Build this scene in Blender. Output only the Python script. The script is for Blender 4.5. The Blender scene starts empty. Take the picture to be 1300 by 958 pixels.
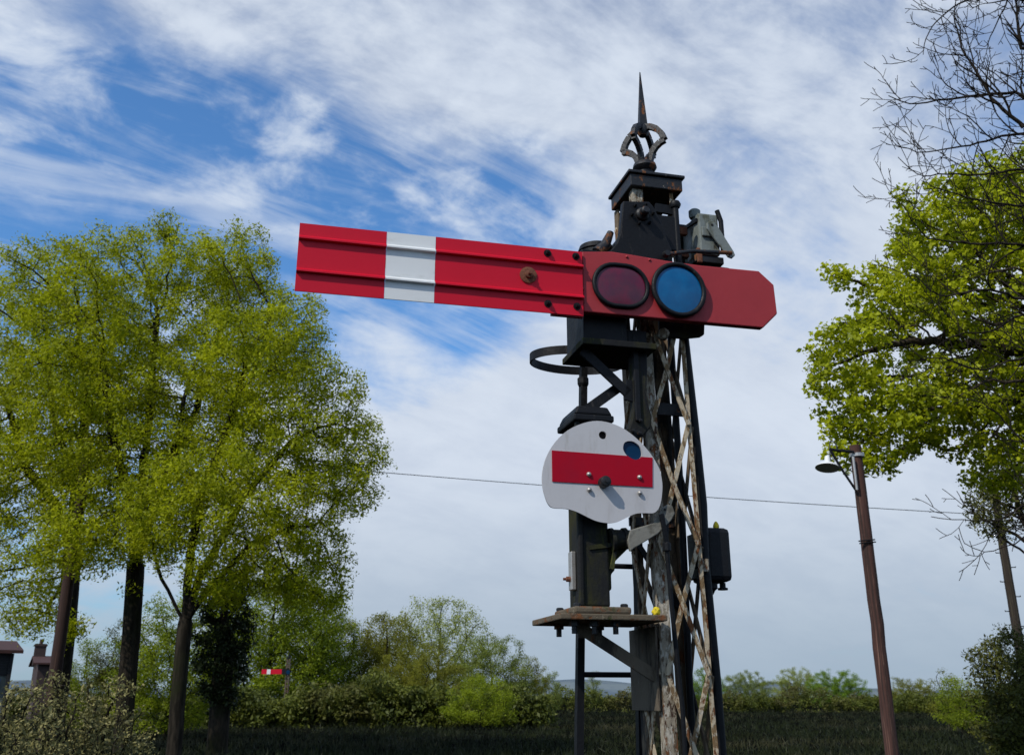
import bpy, bmesh, math, random
import numpy as np
from mathutils import Vector, Matrix

random.seed(7); RNG = np.random.default_rng(7)
R = math.radians
sc = bpy.context.scene
COL = sc.collection

# ------------------------------------------------------------------ camera
F = 1264.0; PITCH = R(19.6); EYE = Vector((0, 0, 1.65))
cam_d = bpy.data.cameras.new('camera'); cam = bpy.data.objects.new('camera', cam_d); COL.objects.link(cam)
cam.location = EYE; cam.rotation_euler = (R(90) + PITCH, 0, 0)
cam_d.sensor_width = 36; cam_d.lens = 35.0; cam_d.sensor_fit = 'HORIZONTAL'
cam_d.shift_y = -0.035; cam_d.clip_start = 0.05; cam_d.clip_end = 9000
cam_d.dof.use_dof = True; cam_d.dof.focus_distance = 3.9; cam_d.dof.aperture_fstop = 9.0
sc.camera = cam
sc.view_settings.view_transform = 'Standard'; sc.view_settings.look = 'None'; sc.view_settings.exposure = 0

def ray(u, v):
    x = (u - 650) / F; y = (434 - v) / F
    return Vector((x, math.cos(PITCH) - y * math.sin(PITCH), math.sin(PITCH) + y * math.cos(PITCH)))
def W(u, v, Y):
    'survey: sight line of the photograph cut at ground distance Y'
    d = ray(u, v); return EYE + d * (Y / d.y)

# signal's own axes: x along the arm, y away from the viewer, z up
ANG = R(14.0); ORG = Vector((0.278, 3.6, 0))
XH = Vector((math.cos(ANG), math.sin(ANG), 0)); YH = Vector((-math.sin(ANG), math.cos(ANG), 0))
def L(u, v, y):
    d = ray(u, v); t = (y - (EYE - ORG).dot(YH)) / d.dot(YH); P = EYE + d * t
    return ((P - ORG).dot(XH), P.z)

# ------------------------------------------------------------------ node helpers
def new_mat(name):
    m = bpy.data.materials.new(name); m.use_nodes = True
    nt = m.node_tree; b = nt.nodes['Principled BSDF']
    return m, nt, b
def nd(nt, t, **kw):
    n = nt.nodes.new(t)
    for k, v in kw.items(): setattr(n, k, v)
    return n
def noise(nt, vec, scale, detail=6, rough=.6, dist=0.0):
    n = nd(nt, 'ShaderNodeTexNoise'); n.inputs['Scale'].default_value = scale
    n.inputs['Detail'].default_value = detail; n.inputs['Roughness'].default_value = rough
    n.inputs['Distortion'].default_value = dist
    if vec is not None: nt.links.new(vec, n.inputs['Vector'])
    return n.outputs['Fac']
def math_(nt, op, a, b=None, c=None, clamp=False):
    n = nd(nt, 'ShaderNodeMath', operation=op); n.use_clamp = clamp
    for i, v in enumerate((a, b, c)):
        if v is None: continue
        if isinstance(v, (int, float)): n.inputs[i].default_value = v
        else: nt.links.new(v, n.inputs[i])
    return n.outputs[0]
def ramp(nt, v, lo, hi):
    n = nd(nt, 'ShaderNodeMapRange', interpolation_type='SMOOTHSTEP')
    n.inputs['From Min'].default_value = lo; n.inputs['From Max'].default_value = hi
    nt.links.new(v, n.inputs['Value']); return n.outputs['Result']
def mixc(nt, fac, a, b, mode='MIX'):
    n = nd(nt, 'ShaderNodeMix', data_type='RGBA', blend_type=mode)
    for s, v in ((0, fac), (6, a), (7, b)):
        if isinstance(v, (int, float)): n.inputs[s].default_value = v
        elif isinstance(v, tuple): n.inputs[s].default_value = (*v, 1) if len(v) == 3 else v
        else: nt.links.new(v, n.inputs[s])
    return n.outputs[2]
def obj_vec(nt, scale=(1, 1, 1), per_object=True):
    tc = nd(nt, 'ShaderNodeTexCoord'); mp = nd(nt, 'ShaderNodeMapping')
    mp.inputs['Scale'].default_value = scale
    nt.links.new(tc.outputs['Object'], mp.inputs['Vector'])
    if per_object:
        oi = nd(nt, 'ShaderNodeObjectInfo'); cx = nd(nt, 'ShaderNodeCombineXYZ')
        v = math_(nt, 'MULTIPLY', oi.outputs['Random'], 37.0)
        nt.links.new(v, cx.inputs[0]); nt.links.new(v, cx.inputs[2])
        nt.links.new(cx.outputs[0], mp.inputs['Location'])
    return mp.outputs[0]
def layered(name, base, layers, rough=.5, var=.25, bump=.25, bump_scale=60, spec=.4, metallic=0, cover_h=None):
    '''base coat with patchy layers: (colour, (sx,sy,sz), threshold, softness, roughness)'''
    m, nt, b = new_mat(name)
    v0 = obj_vec(nt)
    n0 = noise(nt, v0, 9, 8)
    col = mixc(nt, n0, tuple(c * (1 - var) for c in base), tuple(min(1, c * (1 + var)) for c in base))
    rg = None; bsum = None
    rgv = rough
    for (c, s, th, soft, rr) in layers:
        f = ramp(nt, noise(nt, obj_vec(nt, s), 1, 10, .65), th, th + soft)
        col = mixc(nt, f, col, c)
        k = math_(nt, 'MULTIPLY', f, rr - rough)
        rg = k if rg is None else math_(nt, 'ADD', rg, k)
        bsum = f if bsum is None else math_(nt, 'ADD', bsum, f)
    nt.links.new(col, b.inputs['Base Color'])
    rn = math_(nt, 'MULTIPLY_ADD', noise(nt, v0, 25, 4), .25, rough - .12)
    if rg is not None: rn = math_(nt, 'ADD', rn, rg, clamp=True)
    nt.links.new(rn, b.inputs['Roughness'])
    b.inputs['Specular IOR Level'].default_value = spec; b.inputs['Metallic'].default_value = metallic
    if bump:
        h = noise(nt, v0, bump_scale, 6)
        if bsum is not None: h = math_(nt, 'ADD', h, math_(nt, 'MULTIPLY', bsum, -.6))
        bp = nd(nt, 'ShaderNodeBump'); bp.inputs['Strength'].default_value = bump; bp.inputs['Distance'].default_value = .004
        nt.links.new(h, bp.inputs['Height']); nt.links.new(bp.outputs[0], b.inputs['Normal'])
    return m

RUST = (.16, .06, .02); DRUST = (.05, .022, .012); BLK = (.012, .014, .018); MOSS = (.045, .05, .012)
M = {}
M['black'] = layered('black_paint', (.008, .0085, .010), [((.035, .034, .033), (30, 30, 8), .6, .12, .8), (DRUST, (14, 14, 6), .66, .06, .9), ((.10, .095, .09), (70, 70, 24), .7, .04, .8)], rough=.5, bump=.4, spec=.18)
M['black_rusty'] = layered('rusty_black_paint', (.011, .011, .012), [(RUST, (16, 16, 10), .56, .06, .9), ((.3, .27, .22), (30, 30, 14), .67, .04, .8)], rough=.5, bump=.5)
M['black_moss'] = layered('mossy_black_paint', (.014, .014, .014), [((.034, .034, .013), (9, 9, 3), .44, .2, .95), ((.07, .075, .02), (16, 16, 3), .56, .1, .95), ((.12, .115, .09), (60, 60, 7), .67, .06, .9)], rough=.6, bump=.5, spec=.15)
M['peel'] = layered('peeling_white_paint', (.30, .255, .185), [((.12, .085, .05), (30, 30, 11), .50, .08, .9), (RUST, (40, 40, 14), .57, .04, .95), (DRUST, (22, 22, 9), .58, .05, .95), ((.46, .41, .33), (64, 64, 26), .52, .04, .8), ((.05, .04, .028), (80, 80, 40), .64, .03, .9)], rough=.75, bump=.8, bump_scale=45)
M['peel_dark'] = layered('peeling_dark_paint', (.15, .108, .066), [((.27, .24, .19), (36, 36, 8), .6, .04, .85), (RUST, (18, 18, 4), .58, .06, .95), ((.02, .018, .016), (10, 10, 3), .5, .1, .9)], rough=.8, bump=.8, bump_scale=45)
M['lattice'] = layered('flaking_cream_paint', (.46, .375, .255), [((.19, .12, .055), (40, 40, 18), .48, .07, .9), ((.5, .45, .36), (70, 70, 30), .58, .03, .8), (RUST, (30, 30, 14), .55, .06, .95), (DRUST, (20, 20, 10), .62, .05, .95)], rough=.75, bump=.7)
M['mossy_plate'] = layered('rusted_mossy_plate', (.11, .085, .055), [(RUST, (20, 20, 20), .52, .1, .95), ((.26, .22, .15), (40, 40, 40), .6, .06, .9), (MOSS, (8, 8, 8), .55, .1, .95)], rough=.9, bump=.8)
M['gusset'] = layered('stained_steel_plate', (.12, .095, .065), [((.035, .027, .02), (14, 14, 4), .48, .14, .9), (RUST, (16, 16, 6), .56, .08, .95), ((.16, .14, .11), (60, 60, 20), .6, .08, .9)], rough=.85, bump=.6)
M['red'] = layered('bright_red_sheeting', (.55, .004, .022), [((.40, .006, .018), (5, 5, 30), .58, .2, .5), ((.22, .012, .018), (24, 24, 60), .70, .06, .7)], rough=.45, var=.05, bump=.04, spec=.22)
M['white'] = layered('white_sheeting', (.70, .71, .70), [((.52, .52, .49), (5, 5, 16), .52, .25, .5), ((.4, .36, .3), (30, 30, 60), .7, .06, .7)], rough=.4, var=.04, bump=.05)
M['red_matt'] = layered('faded_red_paint', (.34, .03, .035), [((.25, .022, .028), (7, 7, 5), .5, .3, .6), ((.42, .06, .055), (40, 40, 20), .66, .08, .7)], rough=.5, var=.12, bump=.12, spec=.3)
M['disc'] = layered('grey_white_enamel', (.50, .485, .485), [((.41, .39, .385), (9, 9, 4), .5, .3, .5), ((.33, .29, .23), (44, 44, 14), .655, .06, .7), ((.36, .34, .31), (16, 16, 3), .58, .2, .6)], rough=.4, var=.05, bump=.06)
M['disc_red'] = layered('deep_red_sheeting', (.36, .0008, .014), [((.30, .004, .02), (6, 6, 4), .5, .3, .5)], rough=.55, var=.05, bump=.04, spec=.15)
M['grey'] = layered('grey_green_paint', (.17, .19, .175), [((.075, .078, .05), (14, 14, 6), .48, .15, .8), ((.05, .045, .03), (26, 26, 10), .6, .1, .9), (RUST, (34, 34, 20), .68, .04, .95)], rough=.5, bump=.4)
M['worn_white'] = layered('worn_off_white_paint', (.19, .18, .15), [((.09, .08, .06), (14, 14, 14), .48, .2, .8), (DRUST, (40, 40, 40), .68, .05, .9)], rough=.65, bump=.4)
M['rust'] = layered('rusted_steel', (.15, .055, .03), [((.26, .11, .05), (60, 60, 60), .5, .2, .95), (DRUST, (90, 90, 90), .58, .1, .95)], rough=.9, bump=.7)
M['steel'] = layered('dull_steel', (.45, .43, .40), [((.2, .17, .13), (80, 80, 80), .55, .2, .6)], rough=.4, metallic=.6, bump=.2)
M['yellow'] = layered('yellow_crust', (.72, .55, .02), [((.45, .33, .02), (90, 90, 90), .5, .2, .9)], rough=.8, bump=.8, bump_scale=120)
M['hole'] = layered('painted_recess_shade', (.012, .010, .010), [], rough=.9, bump=0)  # near-black colour standing in for the shade inside holes
M['concrete'] = layered('weathered_concrete', (.25, .24, .21), [((.12, .12, .08), (4, 4, 4), .5, .2, .95)], rough=.9)
M['wood'] = layered('brown_timber', (.065, .027, .019), [((.03, .016, .012), (30, 30, .7), .48, .1, .9), ((.17, .09, .065), (46, 46, 1.2), .56, .1, .9)], rough=.85, bump=.9, bump_scale=30)
M['wood_trunk'] = layered('dark_brown_timber', (.032, .015, .011), [((.07, .035, .025), (30, 30, .8), .54, .1, .9)], rough=.9, bump=.8, bump_scale=30)
M['wood_dark'] = layered('dark_timber', (.03, .022, .016), [((.06, .05, .03), (30, 30, .8), .52, .1, .9)], rough=.9, bump=.6)
M['enamel'] = layered('white_lamp_enamel', (.72, .72, .70), [((.5, .47, .4), (12, 12, 12), .6, .1, .6)], rough=.3, bump=.05)
M['lamp_in'] = layered('lamp_inside_enamel', (.75, .72, .55), [], rough=.5, bump=.05)
M['wire'] = layered('dark_cable', (.02, .03, .035), [], rough=.6, bump=0)
M['brick'] = layered('brown_brick', (.045, .028, .025), [((.07, .045, .04), (12, 12, 40), .5, .1, .9)], rough=.9)
M['tile'] = layered('clay_tiles', (.06, .024, .02), [((.03, .018, .016), (10, 10, 20), .5, .15, .9)], rough=.9)
M['dark_board'] = layered('dark_boarding', (.015, .016, .018), [((.04, .04, .045), (2, 2, 60), .52, .08, .9)], rough=.8)
M['pale_board'] = layered('pale_render', (.16, .18, .17), [((.2, .22, .2), (4, 4, 8), .5, .2, .9)], rough=.8)
M['blue_board'] = layered('blue_board', (.02, .08, .30), [], rough=.4, bump=.05)

def glass(name, col, col2, rough=.18, trans=.15):
    m, nt, b = new_mat(name)
    n = noise(nt, obj_vec(nt), 14, 3)
    nt.links.new(mixc(nt, ramp(nt, n, .4, .7), col, col2), b.inputs['Base Color'])
    b.inputs['Roughness'].default_value = rough; b.inputs['Specular IOR Level'].default_value = .3; b.inputs['Coat Weight'].default_value = .15; b.inputs['Coat Roughness'].default_value = .06
    bp = nd(nt, 'ShaderNodeBump'); bp.inputs['Strength'].default_value = .2; bp.inputs['Distance'].default_value = .003
    nt.links.new(noise(nt, obj_vec(nt), 30, 3), bp.inputs['Height']); nt.links.new(bp.outputs[0], b.inputs['Normal'])
    return m
M['blue_glass'] = glass('blue_glass', (.0, .085, .225), (.0, .11, .27))
M['red_glass'] = glass('dark_red_glass', (.085, .016, .035), (.14, .01, .035))
M['navy_glass'] = glass('navy_glass', (.0, .025, .07), (.0, .035, .085), .5)
M['navy_glass'].node_tree.nodes['Principled BSDF'].inputs['Specular IOR Level'].default_value = .08

def bark(name, c1, c2, moss=None):
    m, nt, b = new_mat(name)
    n = noise(nt, obj_vec(nt, (9, 9, 1.6)), 1, 8, .7)
    col = mixc(nt, ramp(nt, n, .4, .62), c1, c2)
    if moss: col = mixc(nt, ramp(nt, noise(nt, obj_vec(nt, (.7, .7, .5)), 1, 6), .5, .65), col, moss)
    nt.links.new(col, b.inputs['Base Color']); b.inputs['Roughness'].default_value = .95
    b.inputs['Specular IOR Level'].default_value = .1
    bp = nd(nt, 'ShaderNodeBump'); bp.inputs['Strength'].default_value = .9; bp.inputs['Distance'].default_value = .03
    nt.links.new(n, bp.inputs['Height']); nt.links.new(bp.outputs[0], b.inputs['Normal'])
    return m
M['bark_ash'] = bark('ash_bark', (.012, .010, .007), (.036, .029, .021), (.018, .019, .008))
M['bark_oak'] = bark('oak_bark', (.024, .019, .013), (.06, .048, .034))
M['bark_bare'] = bark('bare_twig_bark', (.012, .010, .008), (.034, .027, .021))

def leaf_mat(name, c_dark, c_light, clump_scale=.9, trans=.35, third=None):
    m, nt, b = new_mat(name)
    g = nd(nt, 'ShaderNodeNewGeometry')
    clump = ramp(nt, noise(nt, obj_vec(nt), clump_scale, 3), .38, .64)
    f = math_(nt, 'ADD', math_(nt, 'MULTIPLY', g.outputs['Random Per Island'], .55), math_(nt, 'MULTIPLY', clump, .5), clamp=True)
    col = mixc(nt, f, c_dark, c_light)
    if third:
        col = mixc(nt, ramp(nt, noise(nt, obj_vec(nt), clump_scale * .45, 2), .5, .68), col, third)
    nt.links.new(col, b.inputs['Base Color']); b.inputs['Roughness'].default_value = .55
    b.inputs['Specular IOR Level'].default_value = .25
    tr = nd(nt, 'ShaderNodeBsdfTranslucent'); nt.links.new(col, tr.inputs['Color'])
    mx = nd(nt, 'ShaderNodeMixShader'); mx.inputs[0].default_value = trans
    nt.links.new(b.outputs[0], mx.inputs[1]); nt.links.new(tr.outputs[0], mx.inputs[2])
    nt.links.new(mx.outputs[0], nt.nodes['Material Output'].inputs['Surface'])
    return m
M['leaf_ash'] = leaf_mat('ash_leaf', (.15, .19, .003), (.53, .565, .010), .9, .52)
M['leaf_oak'] = leaf_mat('oak_leaf', (.18, .225, .005), (.56, .60, .014), 1.2, .52)
M['leaf_ivy'] = leaf_mat('ivy_leaf', (.010, .018, .004), (.03, .045, .008), 1.5, .15)
M['leaf_mid'] = leaf_mat('hedgerow_leaf', (.11, .155, .006), (.32, .39, .016), .6, .45)
M['leaf_hedge'] = leaf_mat('field_hedge_leaf', (.04, .055, .008), (.15, .17, .02), .35, .3, (.10, .09, .025))
M['leaf_brown'] = leaf_mat('budding_leaf', (.12, .13, .014), (.30, .30, .03), .6, .45)
M['leaf_fresh'] = leaf_mat('fresh_leaf', (.10, .18, .010), (.22, .34, .02), .5, .4)
M['leaf_pale'] = leaf_mat('pale_spring_leaf', (.20, .24, .05), (.38, .42, .09), .6, .4)
M['leaf_far'] = leaf_mat('distant_leaf', (.12, .155, .03), (.25, .30, .05), .3, .4)
M['leaf_dark'] = leaf_mat('dark_evergreen_leaf', (.03, .04, .008), (.14, .145, .022), 1.2, .25)
M['leaf_shrub'] = leaf_mat('silvery_shrub_leaf', (.065, .068, .018), (.36, .32, .12), 3., .2)
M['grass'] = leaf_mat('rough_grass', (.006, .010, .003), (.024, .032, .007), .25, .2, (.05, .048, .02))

# ------------------------------------------------------------------ mesh builder
class MB:
    def __init__(s): s.v = []; s.f = []
    def add(s, vs, fs):
        o = len(s.v); s.v += [tuple(p) for p in vs]; s.f += [tuple(i + o for i in f) for f in fs]; return s
    def hexa(s, a, b):
        'two quads a, b (same winding) joined'
        return s.add(list(a) + list(b), [(3, 2, 1, 0), (4, 5, 6, 7), (0, 1, 5, 4), (1, 2, 6, 5), (2, 3, 7, 6), (3, 0, 4, 7)])
    def box(s, x0, x1, y0, y1, z0, z1):
        return s.hexa([(x0, y0, z0), (x1, y0, z0), (x1, y1, z0), (x0, y1, z0)], [(x0, y0, z1), (x1, y0, z1), (x1, y1, z1), (x0, y1, z1)])
    def bar(s, p, q, w, t, side=(0, 1, 0)):
        p = Vector(p); q = Vector(q); d = (q - p).normalized(); n = Vector(side); n = (n - d * n.dot(d)).normalized(); e = d.cross(n)
        c = [(-1, -1), (1, -1), (1, 1), (-1, 1)]
        return s.hexa([p + e * (a * w / 2) + n * (b * t / 2) for a, b in c], [q + e * (a * w / 2) + n * (b * t / 2) for a, b in c])
    def tube(s, pts, r, n=10, cap=True):
        pts = [Vector(p) for p in pts]; k = len(pts)
        rs = r if isinstance(r, (list, tuple)) else [r] * k
        vs = []; up = None
        for i, p in enumerate(pts):
            d = (pts[min(i + 1, k - 1)] - pts[max(i - 1, 0)]).normalized()
            if up is None: up = d.orthogonal().normalized()
            up = (up - d * up.dot(d)).normalized(); e = d.cross(up)
            for j in range(n):
                a = 2 * math.pi * j / n; vs.append(p + (up * math.cos(a) + e * math.sin(a)) * rs[i])
        fs = [(i * n + j, i * n + (j + 1) % n, (i + 1) * n + (j + 1) % n, (i + 1) * n + j) for i in range(k - 1) for j in range(n)]
        if cap: fs += [tuple(range(n - 1, -1, -1)), tuple((k - 1) * n + j for j in range(n))]
        return s.add(vs, fs)
    def ring(s, pts, r, n=8):
        pts = [Vector(p) for p in pts]; k = len(pts); vs = []
        c = sum(pts, Vector()) / k
        nrm = Vector()
        for i in range(k): nrm += (pts[i] - c).cross(pts[(i + 1) % k] - c)
        nrm.normalize()
        for i, p in enumerate(pts):
            d = (pts[(i + 1) % k] - pts[i - 1]).normalized(); o = d.cross(nrm)
            for j in range(n):
                a = 2 * math.pi * j / n; vs.append(p + (o * math.cos(a) + nrm * math.sin(a)) * r)
        return s.add(vs, [(i * n + j, i * n + (j + 1) % n, ((i + 1) % k) * n + (j + 1) % n, ((i + 1) % k) * n + j) for i in range(k) for j in range(n)])
    def lathe(s, prof, c, axis=(0, 0, 1), n=20):
        'prof: (radius, height) along axis from c'
        ax = Vector(axis).normalized(); u = ax.orthogonal().normalized(); w = ax.cross(u); c = Vector(c); k = len(prof)
        vs = [c + ax * h + (u * math.cos(2 * math.pi * j / n) + w * math.sin(2 * math.pi * j / n)) * max(r, 1e-4) for r, h in prof for j in range(n)]
        fs = [(i * n + j, i * n + (j + 1) % n, (i + 1) * n + (j + 1) % n, (i + 1) * n + j) for i in range(k - 1) for j in range(n)]
        fs += [tuple(range(n - 1, -1, -1)), tuple((k - 1) * n + j for j in range(n))]
        return s.add(vs, fs)
    def prism(s, poly, y0, y1):
        'poly in x,z; extruded along y'
        n = len(poly)
        return s.add([(x, y0, z) for x, z in poly] + [(x, y1, z) for x, z in poly],
                     [tuple(range(n)), tuple(range(2 * n - 1, n - 1, -1))] + [(i, i + n, (i + 1) % n + n, (i + 1) % n) for i in range(n)])
    def build(s, name, mat, parent=None, smooth=None, bevel=0, label=None, normals=True):
        me = bpy.data.meshes.new(name); me.from_pydata(s.v, [], s.f); me.materials.append(mat)
        if normals:
            bm = bmesh.new(); bm.from_mesh(me); bmesh.ops.recalc_face_normals(bm, faces=bm.faces); bm.to_mesh(me); bm.free()
        o = bpy.data.objects.new(name, me); COL.objects.link(o)
        if parent: o.parent = parent
        if smooth is not None:
            me.shade_smooth()
            if smooth < 180: me.set_sharp_from_angle(angle=R(smooth))
        if bevel:
            b = o.modifiers.new('bevel', 'BEVEL'); b.width = bevel; b.segments = 2; b.limit_method = 'ANGLE'; b.angle_limit = R(40)
        if label: o['label'] = label
        return o
def plate(outer, holes, y0, y1):
    'flat plate in the x,z plane with real holes'
    bm = bmesh.new(); es = []
    for loop in [outer] + holes:
        vs = [bm.verts.new((x, y0, z)) for x, z in loop]
        es += [bm.edges.new((vs[i], vs[(i + 1) % len(vs)])) for i in range(len(vs))]
    bmesh.ops.triangle_fill(bm, use_beauty=True, use_dissolve=False, edges=es)
    g = bmesh.ops.extrude_face_region(bm, geom=bm.faces[:])
    bmesh.ops.translate(bm, verts=[e for e in g['geom'] if isinstance(e, bmesh.types.BMVert)], vec=(0, y1 - y0, 0))
    bm.verts.index_update()
    mb = MB(); mb.v = [tuple(v.co) for v in bm.verts]; mb.f = [tuple(v.index for v in f.verts) for f in bm.faces]; bm.free()
    return mb
def smooth_loop(pts, sub=4):
    n = len(pts); out = []
    for i in range(n):
        p0, p1, p2, p3 = (Vector(pts[(i + k - 1) % n]) for k in range(4))
        for j in range(sub):
            t = j / sub
            out.append(tuple(.5 * ((2 * p1) + (-p0 + p2) * t + (2 * p0 - 5 * p1 + 4 * p2 - p3) * t * t + (-p0 + 3 * p1 - 3 * p2 + p3) * t ** 3)))
    return out
def circ(cx, cz, rx, rz=None, n=40):
    rz = rz or rx
    return [(cx + rx * math.cos(2 * math.pi * i / n), cz + rz * math.sin(2 * math.pi * i / n)) for i in range(n)]
def stadium(cx, cz, hw, hh, n=14):
    out = []; d = hw - hh
    for i in range(n + 1): a = -math.pi / 2 + math.pi * i / n; out.append((cx + d + hh * math.cos(a), cz + hh * math.sin(a)))
    for i in range(n + 1): a = math.pi / 2 + math.pi * i / n; out.append((cx - d + hh * math.cos(a), cz + hh * math.sin(a)))
    return out
def thing(name, label, cat, loc=(0, 0, 0), rz=0, group=None):
    o = bpy.data.objects.new(name, None); COL.objects.link(o); o.location = loc; o.rotation_euler = (0, 0, rz)
    o.empty_display_size = .3
    return tag(o, label, cat, group)
def tag(o, label=None, cat=None, group=None, kind=None):
    if label: o['label'] = label
    if cat: o['category'] = cat
    if group: o['group'] = group
    if kind: o['kind'] = kind
    return o

# ================================================================== the semaphore signal
sig = thing('semaphore_signal', 'tall lattice post semaphore signal with red arm, white band and round white disc below', 'railway signal', ORG, ANG)
YF, YB = .16, .40
def FL(z): return .318 - (z - 1.69) * .0142
def FR(z): return .516 - (z - 1.69) * .0208
ZT = 3.715
MB().box(.12, .78, -.06, .62, -.05, .16).build('base_block', M['concrete'], sig, bevel=.012)
def angle_post(name, fx, yc, sx, sy, w, mat):
    mb = MB(); t = .007
    zs = [.14 + (ZT - .14) * i / 24 for i in range(25)]
    jit = [RNG.normal(0, .0012) for _ in zs]
    for dims in (((0, sx * w), (0, sy * t)), ((0, sx * t), (sy * t, sy * w))):
        (xa, xb), (ya, yb) = dims
        vs = []
        for z, j in zip(zs, jit):
            x = fx(z) + j; vs += [(x + xa, yc + ya, z), (x + xb, yc + ya, z), (x + xb, yc + yb, z), (x + xa, yc + yb, z)]
        fs = [(4 * i + k, 4 * i + (k + 1) % 4, 4 * i + 4 + (k + 1) % 4, 4 * i + 4 + k) for i in range(24) for k in range(4)] + [(3, 2, 1, 0), (96, 97, 98, 99)]
        mb.add(vs, fs)
    return mb.build(name, mat, sig)
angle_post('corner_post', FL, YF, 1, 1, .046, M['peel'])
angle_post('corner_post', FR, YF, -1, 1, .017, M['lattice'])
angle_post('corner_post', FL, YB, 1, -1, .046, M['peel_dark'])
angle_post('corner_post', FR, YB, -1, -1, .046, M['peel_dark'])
P = .475
for k in range(-4, 3):
    zc = 2.435 + k * P; za, zb = zc - P / 2, zc + P / 2
    if za < .2: continue
    zb = min(zb, 3.7)
    for face in range(4):
        for dg in range(2):
            z0, z1 = (za, zb) if dg == 0 else (zb, za)
            o = .0035 if dg == 0 else .0105
            if face < 2:
                y = YF - o + .0 if face == 0 else YB + o
                p = (FL(z0) + .02, y, z0); q = (FR(z1) - .016, y, z1); sd = (0, 1, 0)
            else:
                fx = FL if face == 2 else FR; s = -1 if face == 2 else 1
                p = (fx(z0) + s * o, YF + .02, z0); q = (fx(z1) + s * o, YB - .02, z1); sd = (1, 0, 0)
            p = Vector(p); q = Vector(q); mb = MB()
            # slightly bowed flat bar
            bow = RNG.normal(0, .006); mid = (p + q) / 2 + Vector((bow, 0, 0)) * (1 if face < 2 else 0)
            w = .018 if face == 0 else .022
            mb.bar(p, mid, w, .0065, sd).bar(mid, q, w, .0065, sd)
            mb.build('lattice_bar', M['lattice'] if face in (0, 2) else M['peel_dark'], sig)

# left side sheet (gusset) under the platform
gus = [(.165, 1.60), (.165, 1.895), (.44, 1.895), (.44, 1.60)]
g = MB(); g.hexa([(.300, y, z) for y, z in gus], [(.309, y, z) for y, z in gus])
g.build('gusset_plate', M['gusset'], sig, bevel=.002)

# cap and finial
cap = MB().box(.272, .512, .135, .385, 3.715, 3.772)
co = cap.build('post_cap', M['black_rusty'], sig, bevel=.004)
MB().box(.262, .522, .125, .395, 3.774, 3.788).build('cap_lip', M['black_rusty'], co, bevel=.003)
CX, CY = .392, .26
fin = MB().lathe([(.05, 0), (.046, .02), (.038, .034), (.036, .075)], (CX, CY, 3.788), n=24).build('finial', M['black'], sig, smooth=40)
MB().lathe([(.03, 0), (.044, .006), (.054, .022), (.05, .038), (.036, .05), (.02, .054)], (CX, CY, 3.858), n=24).build('collar', M['black_rusty'], fin, smooth=40)
FA = R(-47)
for k in range(4):
    a = FA + k * math.pi / 2; dx, dy = math.cos(a), math.sin(a)
    up = [(.010, 4.088), (.040, 4.080), (.068, 4.060), (.090, 4.030), (.103, 3.994)]
    dn = [(.104, 3.992), (.082, 3.986), (.058, 3.970), (.038, 3.945), (.026, 3.905)]
    mb = MB()
    for path in (up, dn):
        for (r0, h0), (r1, h1) in zip(path[:-1], path[1:]):
            mb.bar((CX + dx * r0, CY + dy * r0, h0), (CX + dx * r1, CY + dy * r1, h1), .026, .021, (-dy, dx, 0))
    mb.build('scroll', M['black_rusty'], fin)
sp = MB(); b0 = [(.026 * math.cos(FA + k * math.pi / 2), .026 * math.sin(FA + k * math.pi / 2)) for k in range(4)]
sp.hexa([(CX + x, CY + y, 4.085) for x, y in b0], [(CX + x * .1, CY + y * .1, 4.385) for x, y in b0])
sp.lathe([(.018, 4.045), (.026, 4.06), (.028, 4.08), (.022, 4.095)], (CX, CY, 0), n=16)
sp.build('spike', M['black_rusty'], fin, smooth=30)

# the arm
arm = plate([L(u, v, .014) for u, v in ((739, 320), (777, 320), (800, 323.5), (849, 332), (890, 337.5), (963, 344.5), (982, 362), (986.5, 399), (969, 416.5), (741, 396))], [], .012, .046).build('signal_arm', M['red_matt'], sig, bevel=.004)
def blade(x0, x1, mat, name, parent):
    prof = [(3.309, 0), (3.256, 0), (3.244, -.016), (3.238, -.016), (3.235, 0), (3.125, 0), (3.113, -.016), (3.107, -.016), (3.104, 0), (3.037, 0)]
    mb = MB()
    n = len(prof)
    f = lambda x, o: [(x, y + o, z - (.004 * (x / -1.1) if i in (0, n - 1) else 0)) for i, (z, y) in enumerate(prof)]
    vs = f(x0, 0) + f(x1, 0) + f(x0, .005) + f(x1, .005)
    fs = [(i, i + 1, n + i + 1, n + i) for i in range(n - 1)] + [(2 * n + i, 3 * n + i, 3 * n + i + 1, 2 * n + i + 1) for i in range(n - 1)]
    fs += [(0, n, 3 * n, 2 * n), (n - 1, 3 * n - 1, 4 * n - 1, 2 * n - 1)] + [(i, 2 * n + i, 2 * n + i + 1, i + 1) for i in range(n - 1)] + [(n + i, n + i + 1, 3 * n + i + 1, 3 * n + i) for i in range(n - 1)]
    mb.add(vs, fs); return mb.build(name, mat, parent)
mb_l = blade(-1.098, -.7745, M['red'], 'blade', arm)
blade(-.7735, -.5875, M['white'], 'white_band', arm)
blade(-.5865, -.0005, M['red'], 'blade', arm)
MB().box(-.128, .0, .008, .024, 3.033, 3.305).build('backing_plate', M['red_matt'], arm)
MB().box(-1.09, -.13, .006, .012, 3.16, 3.20).build('stiffener', M['black'], arm)
def bolt(x, y, z, r, mat, parent, h=.012, name='bolt', wash=True):
    mb = MB()
    if wash: mb.lathe([(r * 1.45, 0), (r * 1.45, .003)], (x, y, z), (0, -1, 0), n=16)
    mb.lathe([(r, .003), (r, h), (r * .8, h + .003)], (x, y, z), (0, -1, 0), n=6)
    mb.lathe([(r * .5, h + .003), (r * .45, h + .010)], (x, y, z), (0, -1, 0), n=8)
    return mb.build(name, mat, parent)
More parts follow.
